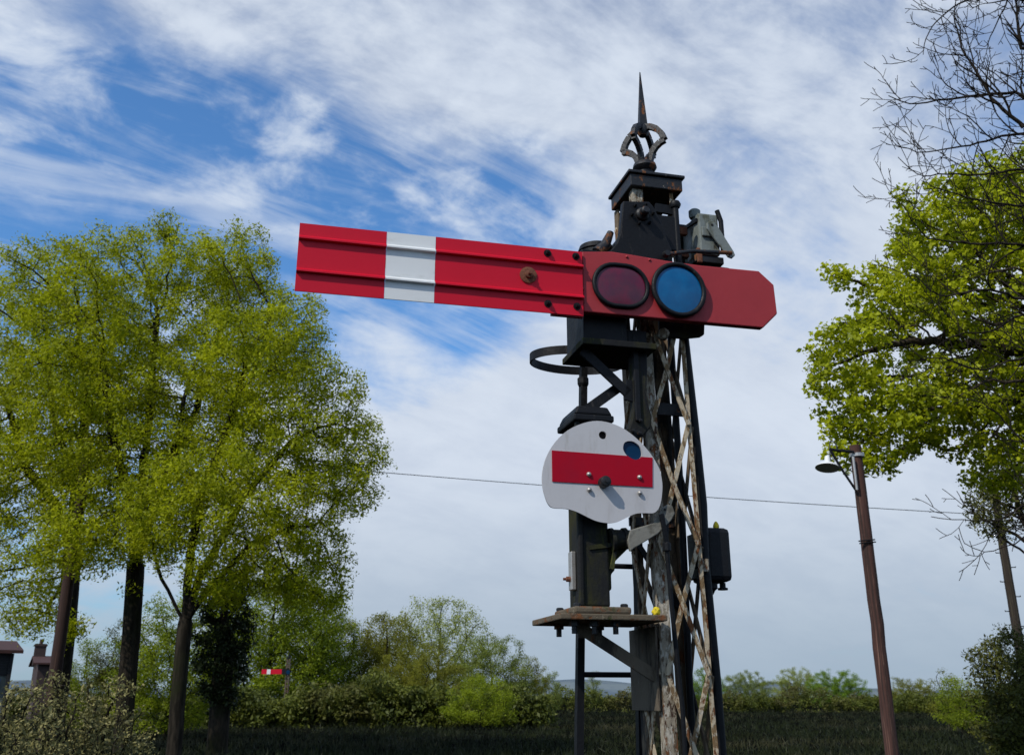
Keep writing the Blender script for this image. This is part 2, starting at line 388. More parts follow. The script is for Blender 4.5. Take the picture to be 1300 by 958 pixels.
for u, v in ((695, 322), (731, 326), (695.5, 386), (732.5, 389.5)):
    x, z = L(u, v, 0); bolt(x, 0, z, .0105, M['black'], arm)
x, z = L(670.5, 350, 0)
MB().lathe([(.034, 0), (.034, .004), (.028, .006), (.016, .007), (.015, .018), (.007, .020), (.006, .034)], (x, -.001, z), (0, -1, 0), n=18).build('pivot_washer', M['rust'], arm, smooth=30)
for u, v in ((741, 366), (797, 325), (826, 329)):
    x, z = L(u, v, 0); MB().lathe([(.006, 0), (.005, .004), (.001, .006)], (x, .012, z), (0, -1, 0), n=10).build('rivet', M['red_matt'], arm, smooth=60)
# lenses
def lens(loop, name, mat, y):
    cx = sum(p[0] for p in loop) / len(loop); cz = sum(p[1] for p in loop) / len(loop)
    mb = MB(); n = len(loop); vs = [(x, y, z) for x, z in loop]
    for s, d in ((.7, -.006), (.35, -.009)): vs += [(cx + (x - cx) * s, y + d, cz + (z - cz) * s) for x, z in loop]
    vs.append((cx, y - .010, cz))
    fs = [(k * n + i, k * n + (i + 1) % n, (k + 1) * n + (i + 1) % n, (k + 1) * n + i) for k in range(2) for i in range(n)] + [(2 * n + i, 2 * n + (i + 1) % n, 3 * n) for i in range(n)]
    return mb.add(vs, fs).build(name, mat, arm, smooth=180)
rl = stadium(.160, 3.183, .112, .088); bl = circ(.403, 3.187, .108, .109, 48)
l1 = lens(rl, 'red_lens', M['red_glass'], .006); l2 = lens(bl, 'blue_lens', M['blue_glass'], -.002)
MB().ring([(x, .004, z) for x, z in rl], .0095).build('lens_rim', M['black'], l1, smooth=60)
MB().ring([(x, -.004, z) for x, z in bl], .0105).build('lens_rim', M['black'], l2, smooth=60)
MB().lathe([(.1, .0), (.1, .014)], (.403, .0135, 3.187), (0, -1, 0), n=40).build('lens_seat', M['black'], l2)

# hub plate above the arm with its spindle
hub = [L(u, v, .052) for u, v in ((791, 255.7), (824, 256.4), (829.5, 262.6), (842, 287.6), (847, 304), (853, 318), (855, 340), (765, 340), (765, 321), (775, 318.5), (783, 309), (787, 297))]
hb = MB().prism(hub, .05, .085).build('hub_plate', M['black'], arm, bevel=.005)
hx, hz = L(815, 273, .05)
MB().lathe([(.030, 0), (.028, .012), (.02, .02), (.018, .045), (.012, .052)], (hx, .05, hz), (0, -1, 0), n=14).build('spindle', M['black_rusty'], hb, smooth=30)
MB().tube([(hx, .085, hz), (hx, YB + .05, hz)], .018, 12).build('spindle_shaft', M['black'], hb, smooth=40)
for i in range(6):
    a = R(10 + 60 * i); bolt(hx + .047 * math.cos(a), .05, hz + .047 * math.sin(a), .0075, M['black'], hb, wash=False)
# bearing bracket on the mast behind the hub, and the stop lug to its left
MB().box(.265, .47, .12, .158, 3.42, 3.58).build('bearing_bracket', M['black'], sig, bevel=.004)
MB().tube([(.10, .10, 3.36), (.135, .10, 3.40), (.16, .10, 3.46)], [.028, .022, .014], 10).build('counter_lug', M['black_rusty'], hb, smooth=50)
# vertical push rod beside the top
rx, rz = L(850, 268, .15); rx2, rz2 = L(857, 330, .15)
pr = MB().tube([(rx + .018, .13, rz + .03), (rx + .018, .13, rz - .14), (rx + .02, .13, rz - .33)], .014, 10).build('push_rod', M['black'], sig, smooth=50)
MB().lathe([(.0, 0), (.02, .006), (.026, .02), (.02, .034), (.0, .04)], (rx + .018, .13, rz + .0), n=14).build('rod_end', M['black'], pr, smooth=50)
MB().bar((rx - .07, .14, rz + .0), (rx + .02, .14, rz - .005), .04, .014).build('rod_link', M['black'], pr)

# signal lamp on its shelf
lamp = MB().box(.022, .205, .075, .30, 2.972, 3.36).build('signal_lamp', M['black'], sig, bevel=.006)
MB().lathe([(.072, 3.36), (.072, 3.40), (.078, 3.405), (.070, 3.428), (.045, 3.44), (.0, 3.444)], (.125, .19, 0), n=24).build('lamp_chimney', M['black'], lamp, smooth=40)
MB().box(.012, .32, .055, .335, 2.945, 2.971).build('lamp_shelf', M['black_moss'], lamp, bevel=.003)
MB().box(.21, .30, .10, .15, 2.972, 3.04).build('shelf_lug', M['black'], lamp, bevel=.01)
MB().bar((.03, .12, 2.94), (.215, .12, 2.775), .038, .012).bar((.205, .12, 2.79), (.285, .12, 2.775), .085, .012).build('shelf_brace', M['black'], lamp)
MB().bar((.01, .15, 2.672), (.185, .15, 2.805), .04, .012).build('lower_brace', M['black'], lamp)
# down bracket casting on the front left corner of the mast
cast = [L(u, v, .12) for u, v in ((802, 425), (820, 425), (821, 470), (820, 505), (823, 518), (827, 530), (825, 544), (816, 554), (806, 559), (799, 555), (797, 545), (801, 533), (803, 520), (802, 470))]
cs = MB().prism(cast, .11, .153).build('down_bracket', M['black_moss'], sig, bevel=.006)
MB().box(.236, .258, .098, .16, 2.66, 3.02).build('bracket_web', M['black'], cs, bevel=.004)
for u, v in ((812, 535), (811, 551), (803, 548)):
    x, z = L(u, v, .11); bolt(x, .11, z, .008, M['black_rusty'], cs, wash=False)
# short plates under the arm, mast front
pl = [L(u, v, .14) for u, v in ((836, 395), (894, 395), (893, 426), (888, 429), (868, 431), (836, 428))]
MB().prism(pl, .128, .146).build('stop_plate', M['black_moss'], sig, bevel=.004)
MB().lathe([(.02, 0), (.026, .01), (.022, .035), (.01, .04)], (*L(843, 424, .1)[:1], .128, L(846, 424, .1)[1]), (0, -1, 0), n=12).build('stop_bolt', M['peel'], sig, smooth=30)

# ladder with its safety hoop
YL = .46
lad_l = lambda z: .098 + (z - 1.69) * .0365
lad_r = lambda z: .345 + (z - 1.69) * .026
lad = MB()
ladder = MB().bar((lad_l(.1), YL, .1), (lad_l(2.98), YL, 2.98), .028, .034).build('ladder', M['black'], sig)
MB().bar((lad_r(.1), YL, .1), (lad_r(2.98), YL, 2.98), .028, .034).build('stile', M['black'], ladder)
for z in [1.73 + .4175 * k - .835 * 2 + .0 for k in range(8)]:
    if z > 2.95: continue
    MB().tube([(lad_l(z), YL, z), (lad_r(z), YL, z)], .0105, 8).build('rung', M['black'], ladder, smooth=60)
hoop = MB(); n = 64; hz0, hz1 = 3.03, 3.068
for i in range(n):
    a0, a1 = 2 * math.pi * i / n, 2 * math.pi * (i + 1) / n
    pt = lambda a, z, r=1: (.148 + .212 * r * math.cos(a), .56 + .145 * r * math.sin(a), z)
    hoop.hexa([pt(a0, hz0), pt(a1, hz0), pt(a1, hz0, .965), pt(a0, hz0, .965)], [pt(a0, hz1), pt(a1, hz1), pt(a1, hz1, .965), pt(a0, hz1, .965)])
ho = hoop.build('safety_hoop', M['black'], sig)
MB().tube([(lad_l(2.9), YL, 2.86), (lad_l(2.95), YL, 3.06)], .014, 8).build('hoop_stay', M['black'], ho)
MB().lathe([(.02, 0), (.024, .01), (.024, .035), (.018, .04)], (lad_l(2.9), YL, 2.90), n=12).build('hoop_clamp', M['black'], ho)

# platform bracket
plat = MB().box(-.105, .30, .035, .41, 1.905, 1.926).build('platform_plate', M['mossy_plate'], sig, bevel=.004)
MB().bar((.0, .20, 1.900), (.315, .20, 1.715), .042, .014).bar((.0, .216, 1.900), (.315, .216, 1.715), .012, .03).build('diagonal_strut', M['gusset'], plat)
for x, y in ((-.035, .09), (-.03, .30), (.04, .09), (.12, .09), (.13, .30)):
    mb = MB().lathe([(.018, 0), (.018, -.018), (.010, -.019), (.010, -.045)], (x, y, 1.905), n=6)
    mb.build('plate_bolt', M['black_rusty'], plat)
# disc signal pedestal
ped = MB().box(.002, .108, .10, .262, 1.955, 2.69).build('pedestal', M['black_moss'], sig, bevel=.008)
MB().box(-.014, .006, .088, .112, 1.955, 2.66).build('edge_trim', M['black_moss'], ped, bevel=.006)
tp = [(-.022, .074), (.132, .074), (.132, .296), (-.022, .296)]
MB().hexa([(x, y, 2.667) for x, y in tp], [(x * .80 + .010, y * .86 + .02, 2.702) for x, y in tp]).build('pedestal_cap', M['black'], ped, bevel=.008)
MB().box(-.026, .136, .070, .30, 2.640, 2.666).build('cap_rim', M['black'], ped, bevel=.006)
MB().box(-.045, .172, .055, .31, 1.927, 1.953).build('foot_plate', M['mossy_plate'], ped, bevel=.008)
for x, y in ((-.028, .075), (.15, .075), (-.028, .29), (.15, .29)):
    MB().lathe([(.014, 1.953), (.014, 1.962), (.01, 1.965)], (x, y, 0), n=6).build('foot_bolt', M['black_rusty'], ped)
MB().box(-.017, .001, .17, .21, 2.02, 2.16).build('cable_plate', M['steel'], ped, bevel=.003)
MB().lathe([(.010, 0), (.010, .014), (.005, .016), (.005, .026)], (-.017, .19, 2.06), (-1, 0, 0), n=8).build('cable_nut', M['rust'], ped)
# hub bracket on the pedestal's right side
hbk = MB().prism([(.106, 2.01), (.122, 2.02), (.122, 2.075), (.137, 2.09), (.137, 2.12), (.24, 2.215), (.236, 2.24), (.106, 2.24)], .12, .20).build('hub_bracket', M['black_moss'], ped, bevel=.006)
MB().bar((.03, .098, 2.165), (.13, .098, 2.18), .016, .01).bar((.115, .098, 2.09), (.14, .098, 2.20), .014, .01).build('rib', M['black_moss'], ped)
MB().lathe([(.045, 0), (.045, .012), (.034, .014), (.034, .05), (.04, .052), (.04, .066)], (.115, .105, 2.195), (1, 0, .15), n=20).build('bearing_boss', M['black_moss'], hbk, smooth=30)
# crank lever and rods
crank = [L(u, v, .06) for u, v in ((800, 673), (830, 664), (836, 655), (842, 644), (848, 640), (854, 643), (857, 652), (852, 661), (843, 670), (835, 678), (815, 690), (805, 696), (800, 700), (797, 686))]
cr = MB().prism(crank, .058, .074).build('crank_lever', M['worn_white'], sig, bevel=.003)
MB().lathe([(.005, 0), (.005, .002)], (*L(844, 647, .058)[:1], .0585, L(844, 647, .058)[1]), (0, -1, 0), n=10).build('pin_hole_dark_disc', M['hole'], cr)  # flat dark disc painting the shade of a hole, no real opening
cx, cz = L(839, 660, .065)
fk = MB().bar((cx - .004, .048, cz + .02), (cx + .016, .058, cz - .085), .018, .01).bar((cx + .03, .084, cz - .005), (cx + .018, .075, cz - .085), .018, .01)
fk.lathe([(.016, 0), (.016, .03), (.01, .034)], (cx + .018, .066, cz - .115), n=10)
fork = fk.build('rod_fork', M['black'], sig, bevel=.002)
MB().tube([(cx + .018, .066, cz - .10), (cx + .034, .085, 1.95), (.372, .115, 1.60), (.38, .12, .2)], .009, 8).build('down_rod', M['black'], fork, smooth=60)

# the disc
Zp = lambda x, y: (680 + x / 5.633, 510 + y / 5.633)
dl = [(130, 760), (95, 738), (70, 685), (50, 600), (50, 500), (80, 390), (140, 290), (230, 205), (340, 155), (440, 138), (540, 155), (640, 200), (740, 280), (820, 370), (880, 470), (903, 560), (906, 640), (890, 740), (852, 793), (790, 797), (720, 800), (660, 825), (590, 858), (520, 868), (440, 855), (370, 825), (300, 790), (220, 766)]
YD = .04
outer = smooth_loop([L(*Zp(*q), YD) for q in dl], 3)
hole = circ(*L(*Zp(480, 240), YD), .0155, n=20)
lc = [L(*Zp(*q), YD) for q in ((625, 330), (640, 290), (690, 283), (735, 310), (757, 350), (755, 395), (715, 418), (670, 400), (640, 370))]
eye = smooth_loop(lc, 3)
disc = plate(outer, [hole, eye], YD, YD + .008).build('signal_disc', M['disc'], sig)
s = MB(); q = [L(*Zp(*p), YD) for p in ((115, 350), (118, 573), (834, 613), (834, 402))]
st_out = [q[0], q[1], q[2], q[3]]
# stripe with the eye cut out along its upper edge
eye_big = [(x, z) for x, z in eye]
zt = lambda x: q[0][1] + (q[3][1] - q[0][1]) * (x - q[0][0]) / (q[3][0] - q[0][0])
low = [(x, z) for x, z in eye_big if z < zt(x) - .0005]
low.sort()
poly = [q[0], q[1], q[2], q[3]] + [(low[-1][0] + .004, zt(low[-1][0]))] + low[::-1] + [(low[0][0] - .003, zt(low[0][0]))]
plate(poly, [], YD - .0035, YD - .0005).build('red_stripe', M['disc_red'], disc)
eb = MB().prism([(sum(p[0] for p in eye) / len(eye) + (x - sum(p[0] for p in eye) / len(eye)) * 1.15, sum(p[1] for p in eye) / len(eye) + (z - sum(p[1] for p in eye) / len(eye)) * 1.15) for x, z in eye], YD + .009, YD + .013)
eb.build('disc_lens', M['navy_glass'], disc)
bx_ = MB().lathe([(.016, 0), (.021, .003), (.021, .036), (.017, .042), (.008, .044)], (*L(*Zp(480, 583), YD)[:1], YD - .001, L(*Zp(480, 583), YD)[1]), (0, -1, 0), n=18)
bx_.lathe([(.007, .044), (.007, .050)], (*L(*Zp(480, 583), YD)[:1], YD, L(*Zp(480, 583), YD)[1]), (0, -1, 0), n=6)
bx_.build('disc_spindle', M['black_rusty'], disc, smooth=35)
MB().tube([(.078, YD + .016, 2.583), (.086, .13, 2.59)], .034, 16).build('hole_backing', M['hole'], ped)  # dark tube added behind the disc hole so the opening reads black
MB().tube([(L(*Zp(480, 583), YD)[0], YD + .008, 2.395), (L(*Zp(480, 583), YD)[0], .11, 2.395)], .018, 12).build('disc_shaft', M['black'], disc)
for p in ((378, 522), (740, 543), (381, 632), (742, 655)):
    x, z = L(*Zp(*p), YD)
    MB().lathe([(.0092, 0), (.0085, .005), (.0045, .009), (.0005, .0105)], (x, YD - .0036, z), (0, -1, 0), n=14).build('disc_bolt', M['steel'], disc, smooth=60)

# repeater box at the upper right
rb = MB().box(.588, .682, .16, .335, 3.44, 3.635).build('repeater_box', M['grey'], sig, bevel=.008)
MB().box(.596, .676, .148, .158, 3.52, 3.565).build('box_rib', M['grey'], rb, bevel=.004)
MB().box(.572, .69, .33, .345, 3.42, 3.66).build('back_plate', M['black'], rb, bevel=.004)
MB().bar((.582, .165, 3.60), (.582, .32, 3.625), .016, .008, (1, 0, 0)).build('box_strap', M['black'], rb)
MB().lathe([(.022, 0), (.026, .01), (.026, .035), (.018, .042)], (.60, .22, 3.636), n=14).build('cable_gland', M['grey'], rb, smooth=30)
MB().tube([(.675, .152, 3.65), (.69, .152, 3.60), (.69, .152, 3.45)], .011, 8).build('conduit', M['black'], rb, smooth=60)
lv = [L(u, v, .135) for u, v in ((897, 284), (901, 281), (906, 282), (912, 290), (931, 320), (933, 325), (929, 329), (924, 327), (897, 291))]
lever = MB().prism(lv, .13, .14).build('crank_arm', M['grey'], rb, bevel=.003)
MB().lathe([(.006, 0), (.006, .002)], (*L(904, 286, .13)[:1], .1305, L(904, 286, .13)[1]), (0, -1, 0), n=10).build('crank_pin', M['hole'], lever)
a = L(843, 326, .05); b = L(928, 322, .125)
MB().tube([(a[0], .03, a[1]), (.5, .06, (a[1] + b[1]) / 2), (b[0], .122, b[1])], .0085, 10).lathe([(.012, -.01), (.016, 0), (.012, .02)], (a[0], .03, a[1]), (0, -1, 0), n=12).build('connecting_rod', M['black_rusty'], rb, smooth=50)
MB().box(.565, .70, .17, .33, 3.405, 3.437).bar((.60, .2, 3.40), (.735, .2, 3.395), .014, .014).box(.59, .66, .19, .30, 3.38, 3.404).build('box_bracket', M['black_rusty'], rb, bevel=.004)
MB().box(.575, .60, .165, .19, 3.40, 3.47).build('rusty_lug', M['rust'], rb, bevel=.005)
for z in (3.46, 3.57): MB().box(.49, .575, .25, .275, z, z + .035).build('mounting_arm', M['rust'], rb)

# cable conduits down the right side
MB().tube([(.505, .215, 3.45), (.513, .215, 3.06), (.532, .215, 2.70), (.546, .215, 2.366), (.540, .215, 2.16), (.556, .215, 1.69), (.57, .215, .16)], .0195, 12).build('cable_conduit', M['black'], sig, smooth=60)
MB().tube([(.485, .30, 3.3), (.492, .30, 2.7), (.494, .30, 2.40), (.485, .30, 1.69), (.485, .30, .16)], .014, 12).build('cable_conduit', M['black'], sig, smooth=60)
MB().box(.40, .53, .262, .275, 2.74, 2.79).box(.30, .54, YB - .02, YB - .006, 2.30, 2.335).build('cross_stay', M['black_rusty'], sig)
MB().bar((.31, .37, 2.25), (.50, .37, 1.97), .022, .008).build('inner_brace', M['black'], sig)
MB().lathe([(.0, 0), (.02, .003), (.026, .02), (.02, .037), (.0, .04)], (.395, .25, 2.06), n=12).build('balance_weight', M['black'], sig, smooth=60)
MB().box(.515, .537, .17, .195, 2.10, 2.15).build('cable_clip', M['peel'], sig, bevel=.003)
# black junction box lower right
jb = MB().box(.560, .672, .24, .40, 2.075, 2.285).build('junction_box', M['black'], sig, bevel=.02)
MB().box(.548, .561, .25, .39, 2.09, 2.27).build('box_back', M['black'], jb, bevel=.004)
MB().lathe([(.03, 0), (.03, -.022), (.02, -.03), (.012, -.045)], (.60, .31, 2.074), n=14).lathe([(.012, 0), (.012, -.018), (.02, -.02), (.02, -.028)], (.655, .31, 2.076), n=10).build('box_gland', M['black'], jb, smooth=30)
MB().box(.53, .565, .29, .33, 2.13, 2.16).build('box_arm', M['black'], jb)
def crust(name, loc, label, cat, r):
    bm = bmesh.new(); bmesh.ops.create_icosphere(bm, subdivisions=3, radius=r)
    for v in bm.verts:
        k = 1 + .14 * math.sin(v.co.x * 400 + 1) * math.cos(v.co.z * 330); v.co *= k; v.co.z *= 1.15
    me = bpy.data.meshes.new(name); bm.to_mesh(me); bm.free(); me.shade_smooth(); me.materials.append(M['yellow'])
    o = bpy.data.objects.new(name, me); COL.objects.link(o); o.location = loc; return tag(o, label, cat)
def loc2w(x, y, z): return ORG + XH * x + YH * y + Vector((0, 0, z))
MB().lathe([(.011, 0), (.0125, .008), (.010, .018), (.005, .026), (.001, .029)], (L(909, 667, .27)[0], .27, 2.284), n=14).build('yellow_tip', M['yellow'], jb, smooth=60)
crust('yellow_knob', loc2w(.290, .12, 1.926 + .0175), 'small round yellow ball resting on the rusty platform plate beside the lattice post', 'knob', .0155)  # small yellow knob on the plate, shaped as a lumpy sphere

# ================================================================== vegetation
def ellipsoid_pts(n, blobs):
    'blobs: (centre, (rx,ry,rz), weight)'
    out = []; ws = np.array([b[2] for b in blobs], float); ws /= ws.sum()
    for (c, r, _), w in zip(blobs, ws):
        k = max(1, int(n * w)); d = RNG.normal(size=(k, 3)); d /= np.linalg.norm(d, axis=1)[:, None]
        rad = RNG.random(k) ** (1 / 2.3)
        out.append(np.array(c)[None] + d * rad[:, None] * np.array(r)[None])
    return np.vstack(out)
def skeleton(trunk, attr, step, kill, max_it=140, grav=0.0, tpar=None, first=0):
    'space colonisation; returns node positions and parents'
    nodes = [np.array(p, float) for p in trunk]; par = list(tpar)
    A = attr.copy(); near = np.zeros(len(A), int); nd_ = np.full(len(A), 1e9)
    def upd(i0):
        nonlocal near, nd_
        N = np.array(nodes[i0:])
        d = np.linalg.norm(A[:, None, :] - N[None], axis=2); j = d.argmin(1); dm = d[np.arange(len(A)), j]
        m = dm < nd_; near[m] = j[m] + i0; nd_[m] = dm[m]
    upd(first)
    used = set()
    for it in range(max_it):
        if len(A) == 0: break
        i0 = len(nodes); acc = {}
        dirs = A - np.array(nodes)[near]; dirs /= np.linalg.norm(dirs, axis=1)[:, None] + 1e-9
        s = np.zeros((len(nodes), 3)); np.add.at(s, near, dirs)
        for i in np.unique(near):
            d = s[i]; d = d / (np.linalg.norm(d) + 1e-9) + RNG.normal(0, .16, 3) + np.array([0, 0, grav]); d /= np.linalg.norm(d)
            p = nodes[i] + d * step; key = (i, round(d[0], 1), round(d[1], 1), round(d[2], 1))
            if key in used: continue
            used.add(key); nodes.append(p); par.append(int(i))
        if len(nodes) == i0: break
        upd(i0)
        keep = nd_ > kill; A = A[keep]; near = near[keep]; nd_ = nd_[keep]
    return np.array(nodes), par
def wood_mesh(nodes, par, r_base, tip=.008, expo=1.95, flare=0):
    n = len(nodes); rad = np.zeros(n); ch = [[] for _ in range(n)]
    for i in range(1, n): ch[par[i]].append(i)
    for i in range(n - 1, -1, -1):
        rad[i] = tip if not ch[i] else (sum(rad[c] ** expo for c in ch[i])) ** (1 / expo)
    k = r_base / rad[0]
    rad = tip + (rad - tip) * (r_base - tip) / max(rad[0] - tip, 1e-6)
    mb = MB(); stack = [(0, None)]
    while stack:
        i, p = stack.pop(); chain = [] if p is None else [p]; rr = [] if p is None else [min(rad[p], rad[i] * 1.15)]
        while True:
            chain.append(i); rr.append(rad[i])
            if not ch[i]: break
            cs = sorted(ch[i], key=lambda c: -rad[c])
            for c in cs[1:]: stack.append((c, i))
            i = cs[0]
        if len(chain) < 2: continue
        if p is None and flare:
            rr[0] *= 1 + flare
        sides = 10 if rr[0] > .12 else (6 if rr[0] > .04 else 4)
        mb.tube([nodes[c] for c in chain], list(map(float, rr)), sides, cap=False)
    return mb, rad, ch
def leaf_mesh(name, centers, n_per, spread, size, mat, parent, up=.35, droop=0.0, aspect=.45, upright=False):
    c = np.repeat(np.asarray(centers), n_per, axis=0); m = len(c)
    off = RNG.normal(size=(m, 3)); off /= np.linalg.norm(off, axis=1)[:, None]; off *= (RNG.random(m) ** .5)[:, None] * spread
    off[:, 2] *= .75
    c = c + off; c[:, 2] -= droop * np.abs(RNG.normal(size=m)) * spread
    nrm = RNG.normal(size=(m, 3)) + np.array([-.25, -.35, up * 2]); nrm /= np.linalg.norm(nrm, axis=1)[:, None]
    t = RNG.normal(size=(m, 3)); t[:, 2] -= .3
    if upright: t[:, 2] += 2.6; nrm[:, 2] *= .2; nrm /= np.linalg.norm(nrm, axis=1)[:, None]
    t -= nrm * (t * nrm).sum(1)[:, None]; t /= np.linalg.norm(t, axis=1)[:, None] + 1e-9
    b = np.cross(nrm, t); s = size * (.45 + 1.1 * RNG.random(m) ** 1.6)[:, None]
    fold = nrm * s * .12
    v = np.stack([c - t * s * .5, c + b * s * aspect * .5 - t * s * .05 + fold, c + t * s * .5, c - b * s * aspect * .5 - t * s * .05 + fold], 1).reshape(-1, 3)
    me = bpy.data.meshes.new(name); me.vertices.add(4 * m); me.vertices.foreach_set('co', v.astype(np.float32).ravel())
    me.loops.add(4 * m); me.loops.foreach_set('vertex_index', np.arange(4 * m, dtype=np.int32))
    me.polygons.add(m); me.polygons.foreach_set('loop_start', np.arange(0, 4 * m, 4, dtype=np.int32)); me.polygons.foreach_set('loop_total', np.full(m, 4, np.int32))
    me.update(calc_edges=True); me.materials.append(mat)
    o = bpy.data.objects.new(name, me); COL.objects.link(o); o.parent = parent; return o
def tree(name, label, cat, base, r_base, forks, blobs, n_attr, step, kill, bark_m, leaf_m, n_per, spread, size, group=None, tip=.008, thr=None, aspect=.45, droop=.0, every=1.0, grav=.05, flare=.25, crown='crown', limbs=()):
    root = thing(name, label, cat, base, 0, group); b = Vector(base)
    tr = [Vector(p) - b for p in forks]
    # densify the trunk
    pts = []
    for p, q in zip(tr[:-1], tr[1:]):
        k = max(1, int((q - p).length / step))
        pts += [p + (q - p) * i / k + Vector((RNG.normal(0, .03), RNG.normal(0, .03), 0)) * (step * .4) for i in range(k)]
    pts.append(tr[-1]); tpar = list(range(-1, len(pts) - 1)); tip_i = len(pts) - 1
    for lb_ in limbs:
        prev = tip_i; q0 = tr[-1]
        for q in lb_:
            q = Vector(q) - b; k = max(1, int((q - q0).length / step))
            for i in range(1, k + 1):
                pts.append(q0 + (q - q0) * i / k + Vector((RNG.normal(0, .05), RNG.normal(0, .05), 0)) * step); tpar.append(prev); prev = len(pts) - 1
            q0 = q
    at = ellipsoid_pts(n_attr, [(tuple(Vector(c) - b), r, w) for c, r, w in blobs]); at = at[at[:, 2] > .3]
    N, par = skeleton([tuple(p) for p in pts], at, step, kill, grav=grav, tpar=tpar, first=max(0, tip_i - 3))
    mb, rad, ch = wood_mesh(N, par, r_base, tip, flare=flare)
    mb.build('trunk', bark_m, root, smooth=180, normals=False)
    t = thr or tip * 2.2
    idx = [i for i in range(len(pts), len(N)) if rad[i] < t and RNG.random() < every]
    leaf_mesh(crown, N[idx], n_per, spread, size, leaf_m, root, droop=droop, aspect=aspect)
    return root
def G(u, Y):
    'ground point under image column u at distance Y'
    p = W(u, 868, Y); return Vector((p.x, Y, 0))
def blob(u, v, Y, ru, rv, ry, w=1.0):
    c = W(u, v, Y); k = (c - EYE).length / F
    return (tuple(c), (ru * k, ry, rv * k), w)

# three ash trees standing close together, left
tree('ash_tree', 'ash tree with straight dark trunk in the middle of the three left trunks', 'tree', G(165, 30), .26,
     [G(165, 30), W(167, 800, 30), W(172, 720, 30)],
     [blob(190, 430, 30, 150, 135, 4.2, 3), blob(120, 520, 29, 110, 110, 3, 1.6), blob(230, 560, 29, 120, 110, 3.4, 1.6), blob(300, 430, 30.5, 90, 90, 3, 1.2), blob(180, 650, 28.5, 110, 60, 2.6, .9), blob(215, 335, 30, 110, 45, 3, .9), blob(60, 360, 31, 60, 50, 2.5, .6), blob(110, 690, 27.5, 60, 40, 2, .5)],
     3000, .30, .40, M['bark_ash'], M['leaf_ash'], 78, .40, .105, 'ash trees on the left', tip=.010, thr=.024, droop=.25, every=.92, aspect=.42, limbs=[[W(165, 640, 29.5), W(140, 540, 29), W(130, 440, 29)], [W(180, 620, 30), W(190, 520, 30), W(200, 400, 30)], [W(205, 620, 30.5), W(250, 520, 31), W(280, 420, 31)], [W(182, 640, 29), W(225, 560, 28), W(240, 480, 28)]])
tree('ash_tree', 'ash tree at the far left whose leaning trunk stands behind the brown pole', 'tree', G(78, 34), .31,
     [G(78, 34), W(84, 800, 34), W(92, 700, 34)],
     [blob(70, 470, 34, 120, 140, 4.2, 3), blob(-20, 560, 33, 100, 120, 3.6, 1.8), blob(60, 640, 33, 110, 80, 3, 1.2), blob(20, 740, 32, 70, 40, 2, .5), blob(60, 790, 32, 50, 25, 2, .25)],
     2400, .33, .44, M['bark_ash'], M['leaf_ash'], 76, .44, .112, 'ash trees on the left', tip=.010, thr=.025, droop=.25, every=.92, aspect=.42, limbs=[[W(70, 640, 34), W(30, 590, 33.5), W(5, 500, 33)], [W(100, 600, 34), W(110, 520, 34), W(100, 420, 34)], [W(95, 610, 33), W(70, 540, 32), W(60, 450, 32)]])
tree('ash_tree', 'ash tree forking low into several limbs, rightmost of the three left trunks', 'tree', G(230, 27), .19,
     [G(230, 27), W(230, 840, 27), W(235, 792, 27)],
     [blob(330, 470, 27, 85, 95, 3, 1.6), blob(380, 590, 27, 95, 90, 3, 2), blob(300, 640, 26, 110, 80, 3, 1.6), blob(440, 600, 27, 55, 50, 1.6, .7), blob(300, 330, 28, 60, 45, 2, .5), blob(395, 500, 27, 70, 70, 2, 1), blob(375, 420, 27.5, 50, 55, 2, .5), blob(370, 700, 27, 75, 55, 2.2, 1.3), blob(290, 730, 26.5, 50, 40, 2, .5), blob(450, 560, 27.5, 45, 40, 1.4, .6), blob(400, 750, 27, 45, 30, 1.5, .4), blob(215, 650, 26, 60, 70, 2, .6)],
     3000, .27, .36, M['bark_ash'], M['leaf_ash'], 76, .37, .098, 'ash trees on the left', tip=.009, thr=.022, droop=.25, every=.92, aspect=.42, limbs=[[W(205, 735, 26.7), W(185, 660, 26.2), W(190, 590, 26)], [W(238, 730, 27), W(255, 630, 27), W(290, 540, 27), W(320, 440, 27)], [W(255, 730, 27), W(310, 630, 27), W(370, 560, 27)], [W(262, 750, 26.8), W(320, 690, 26.4), W(370, 670, 26.2)]])
# ivy covered dark tree and fill behind
tree('ivy_covered_tree', 'dark ivy clad tree stump column behind the forked ash trunk', 'tree', G(283, 31), .3,
     [G(283, 31), W(284, 840, 31), W(286, 800, 31)], [blob(283, 825, 31, 34, 75, 1.0, 2), blob(290, 760, 31, 28, 40, 1, .8)], 520, .24, .32, M['bark_ash'], M['leaf_ivy'], 90, .3, .12, tip=.012, thr=.04)
def bushy(u, vt, Y, ru, leaf, label, n=500, group=None, name='hedgerow_tree', cat='tree', dens=27, size=None, vb=880, step=None, bark='bark_ash', every=.9, spread=None, extra=()):
    top = W(u, vt, Y); h = top.z; k = (top - EYE).length / F; hw = ru * k
    base = G(u, Y); base.x = top.x
    cz = h * .56
    bl = [((top.x, Y, cz), (hw, hw * .8, h * .44), 3), ((top.x, Y - hw * .15, h * .22), (hw * .95, hw * .7, h * .24), 1.3), ((top.x - hw * .5, Y, cz * .75), (hw * .62, hw * .6, h * .36), 1), ((top.x + hw * .5, Y, cz * .7), (hw * .62, hw * .6, h * .34), 1)] + list(extra)
    st = step or max(.25, h * .055)
    return tree(name, label, cat, tuple(base), max(.06, h * .022), [base, base + Vector((0, 0, h * .12)), base + Vector((hw * .03, 0, h * .25))], bl, n, st, st * 1.3, M[bark], M[leaf], dens * 4, spread or st * 1.3, (size or st * .5) * .62, group, tip=.006 + h * .0009, thr=.02 + h * .0032, every=every)
GB = 'hedgerow trees beyond the line'
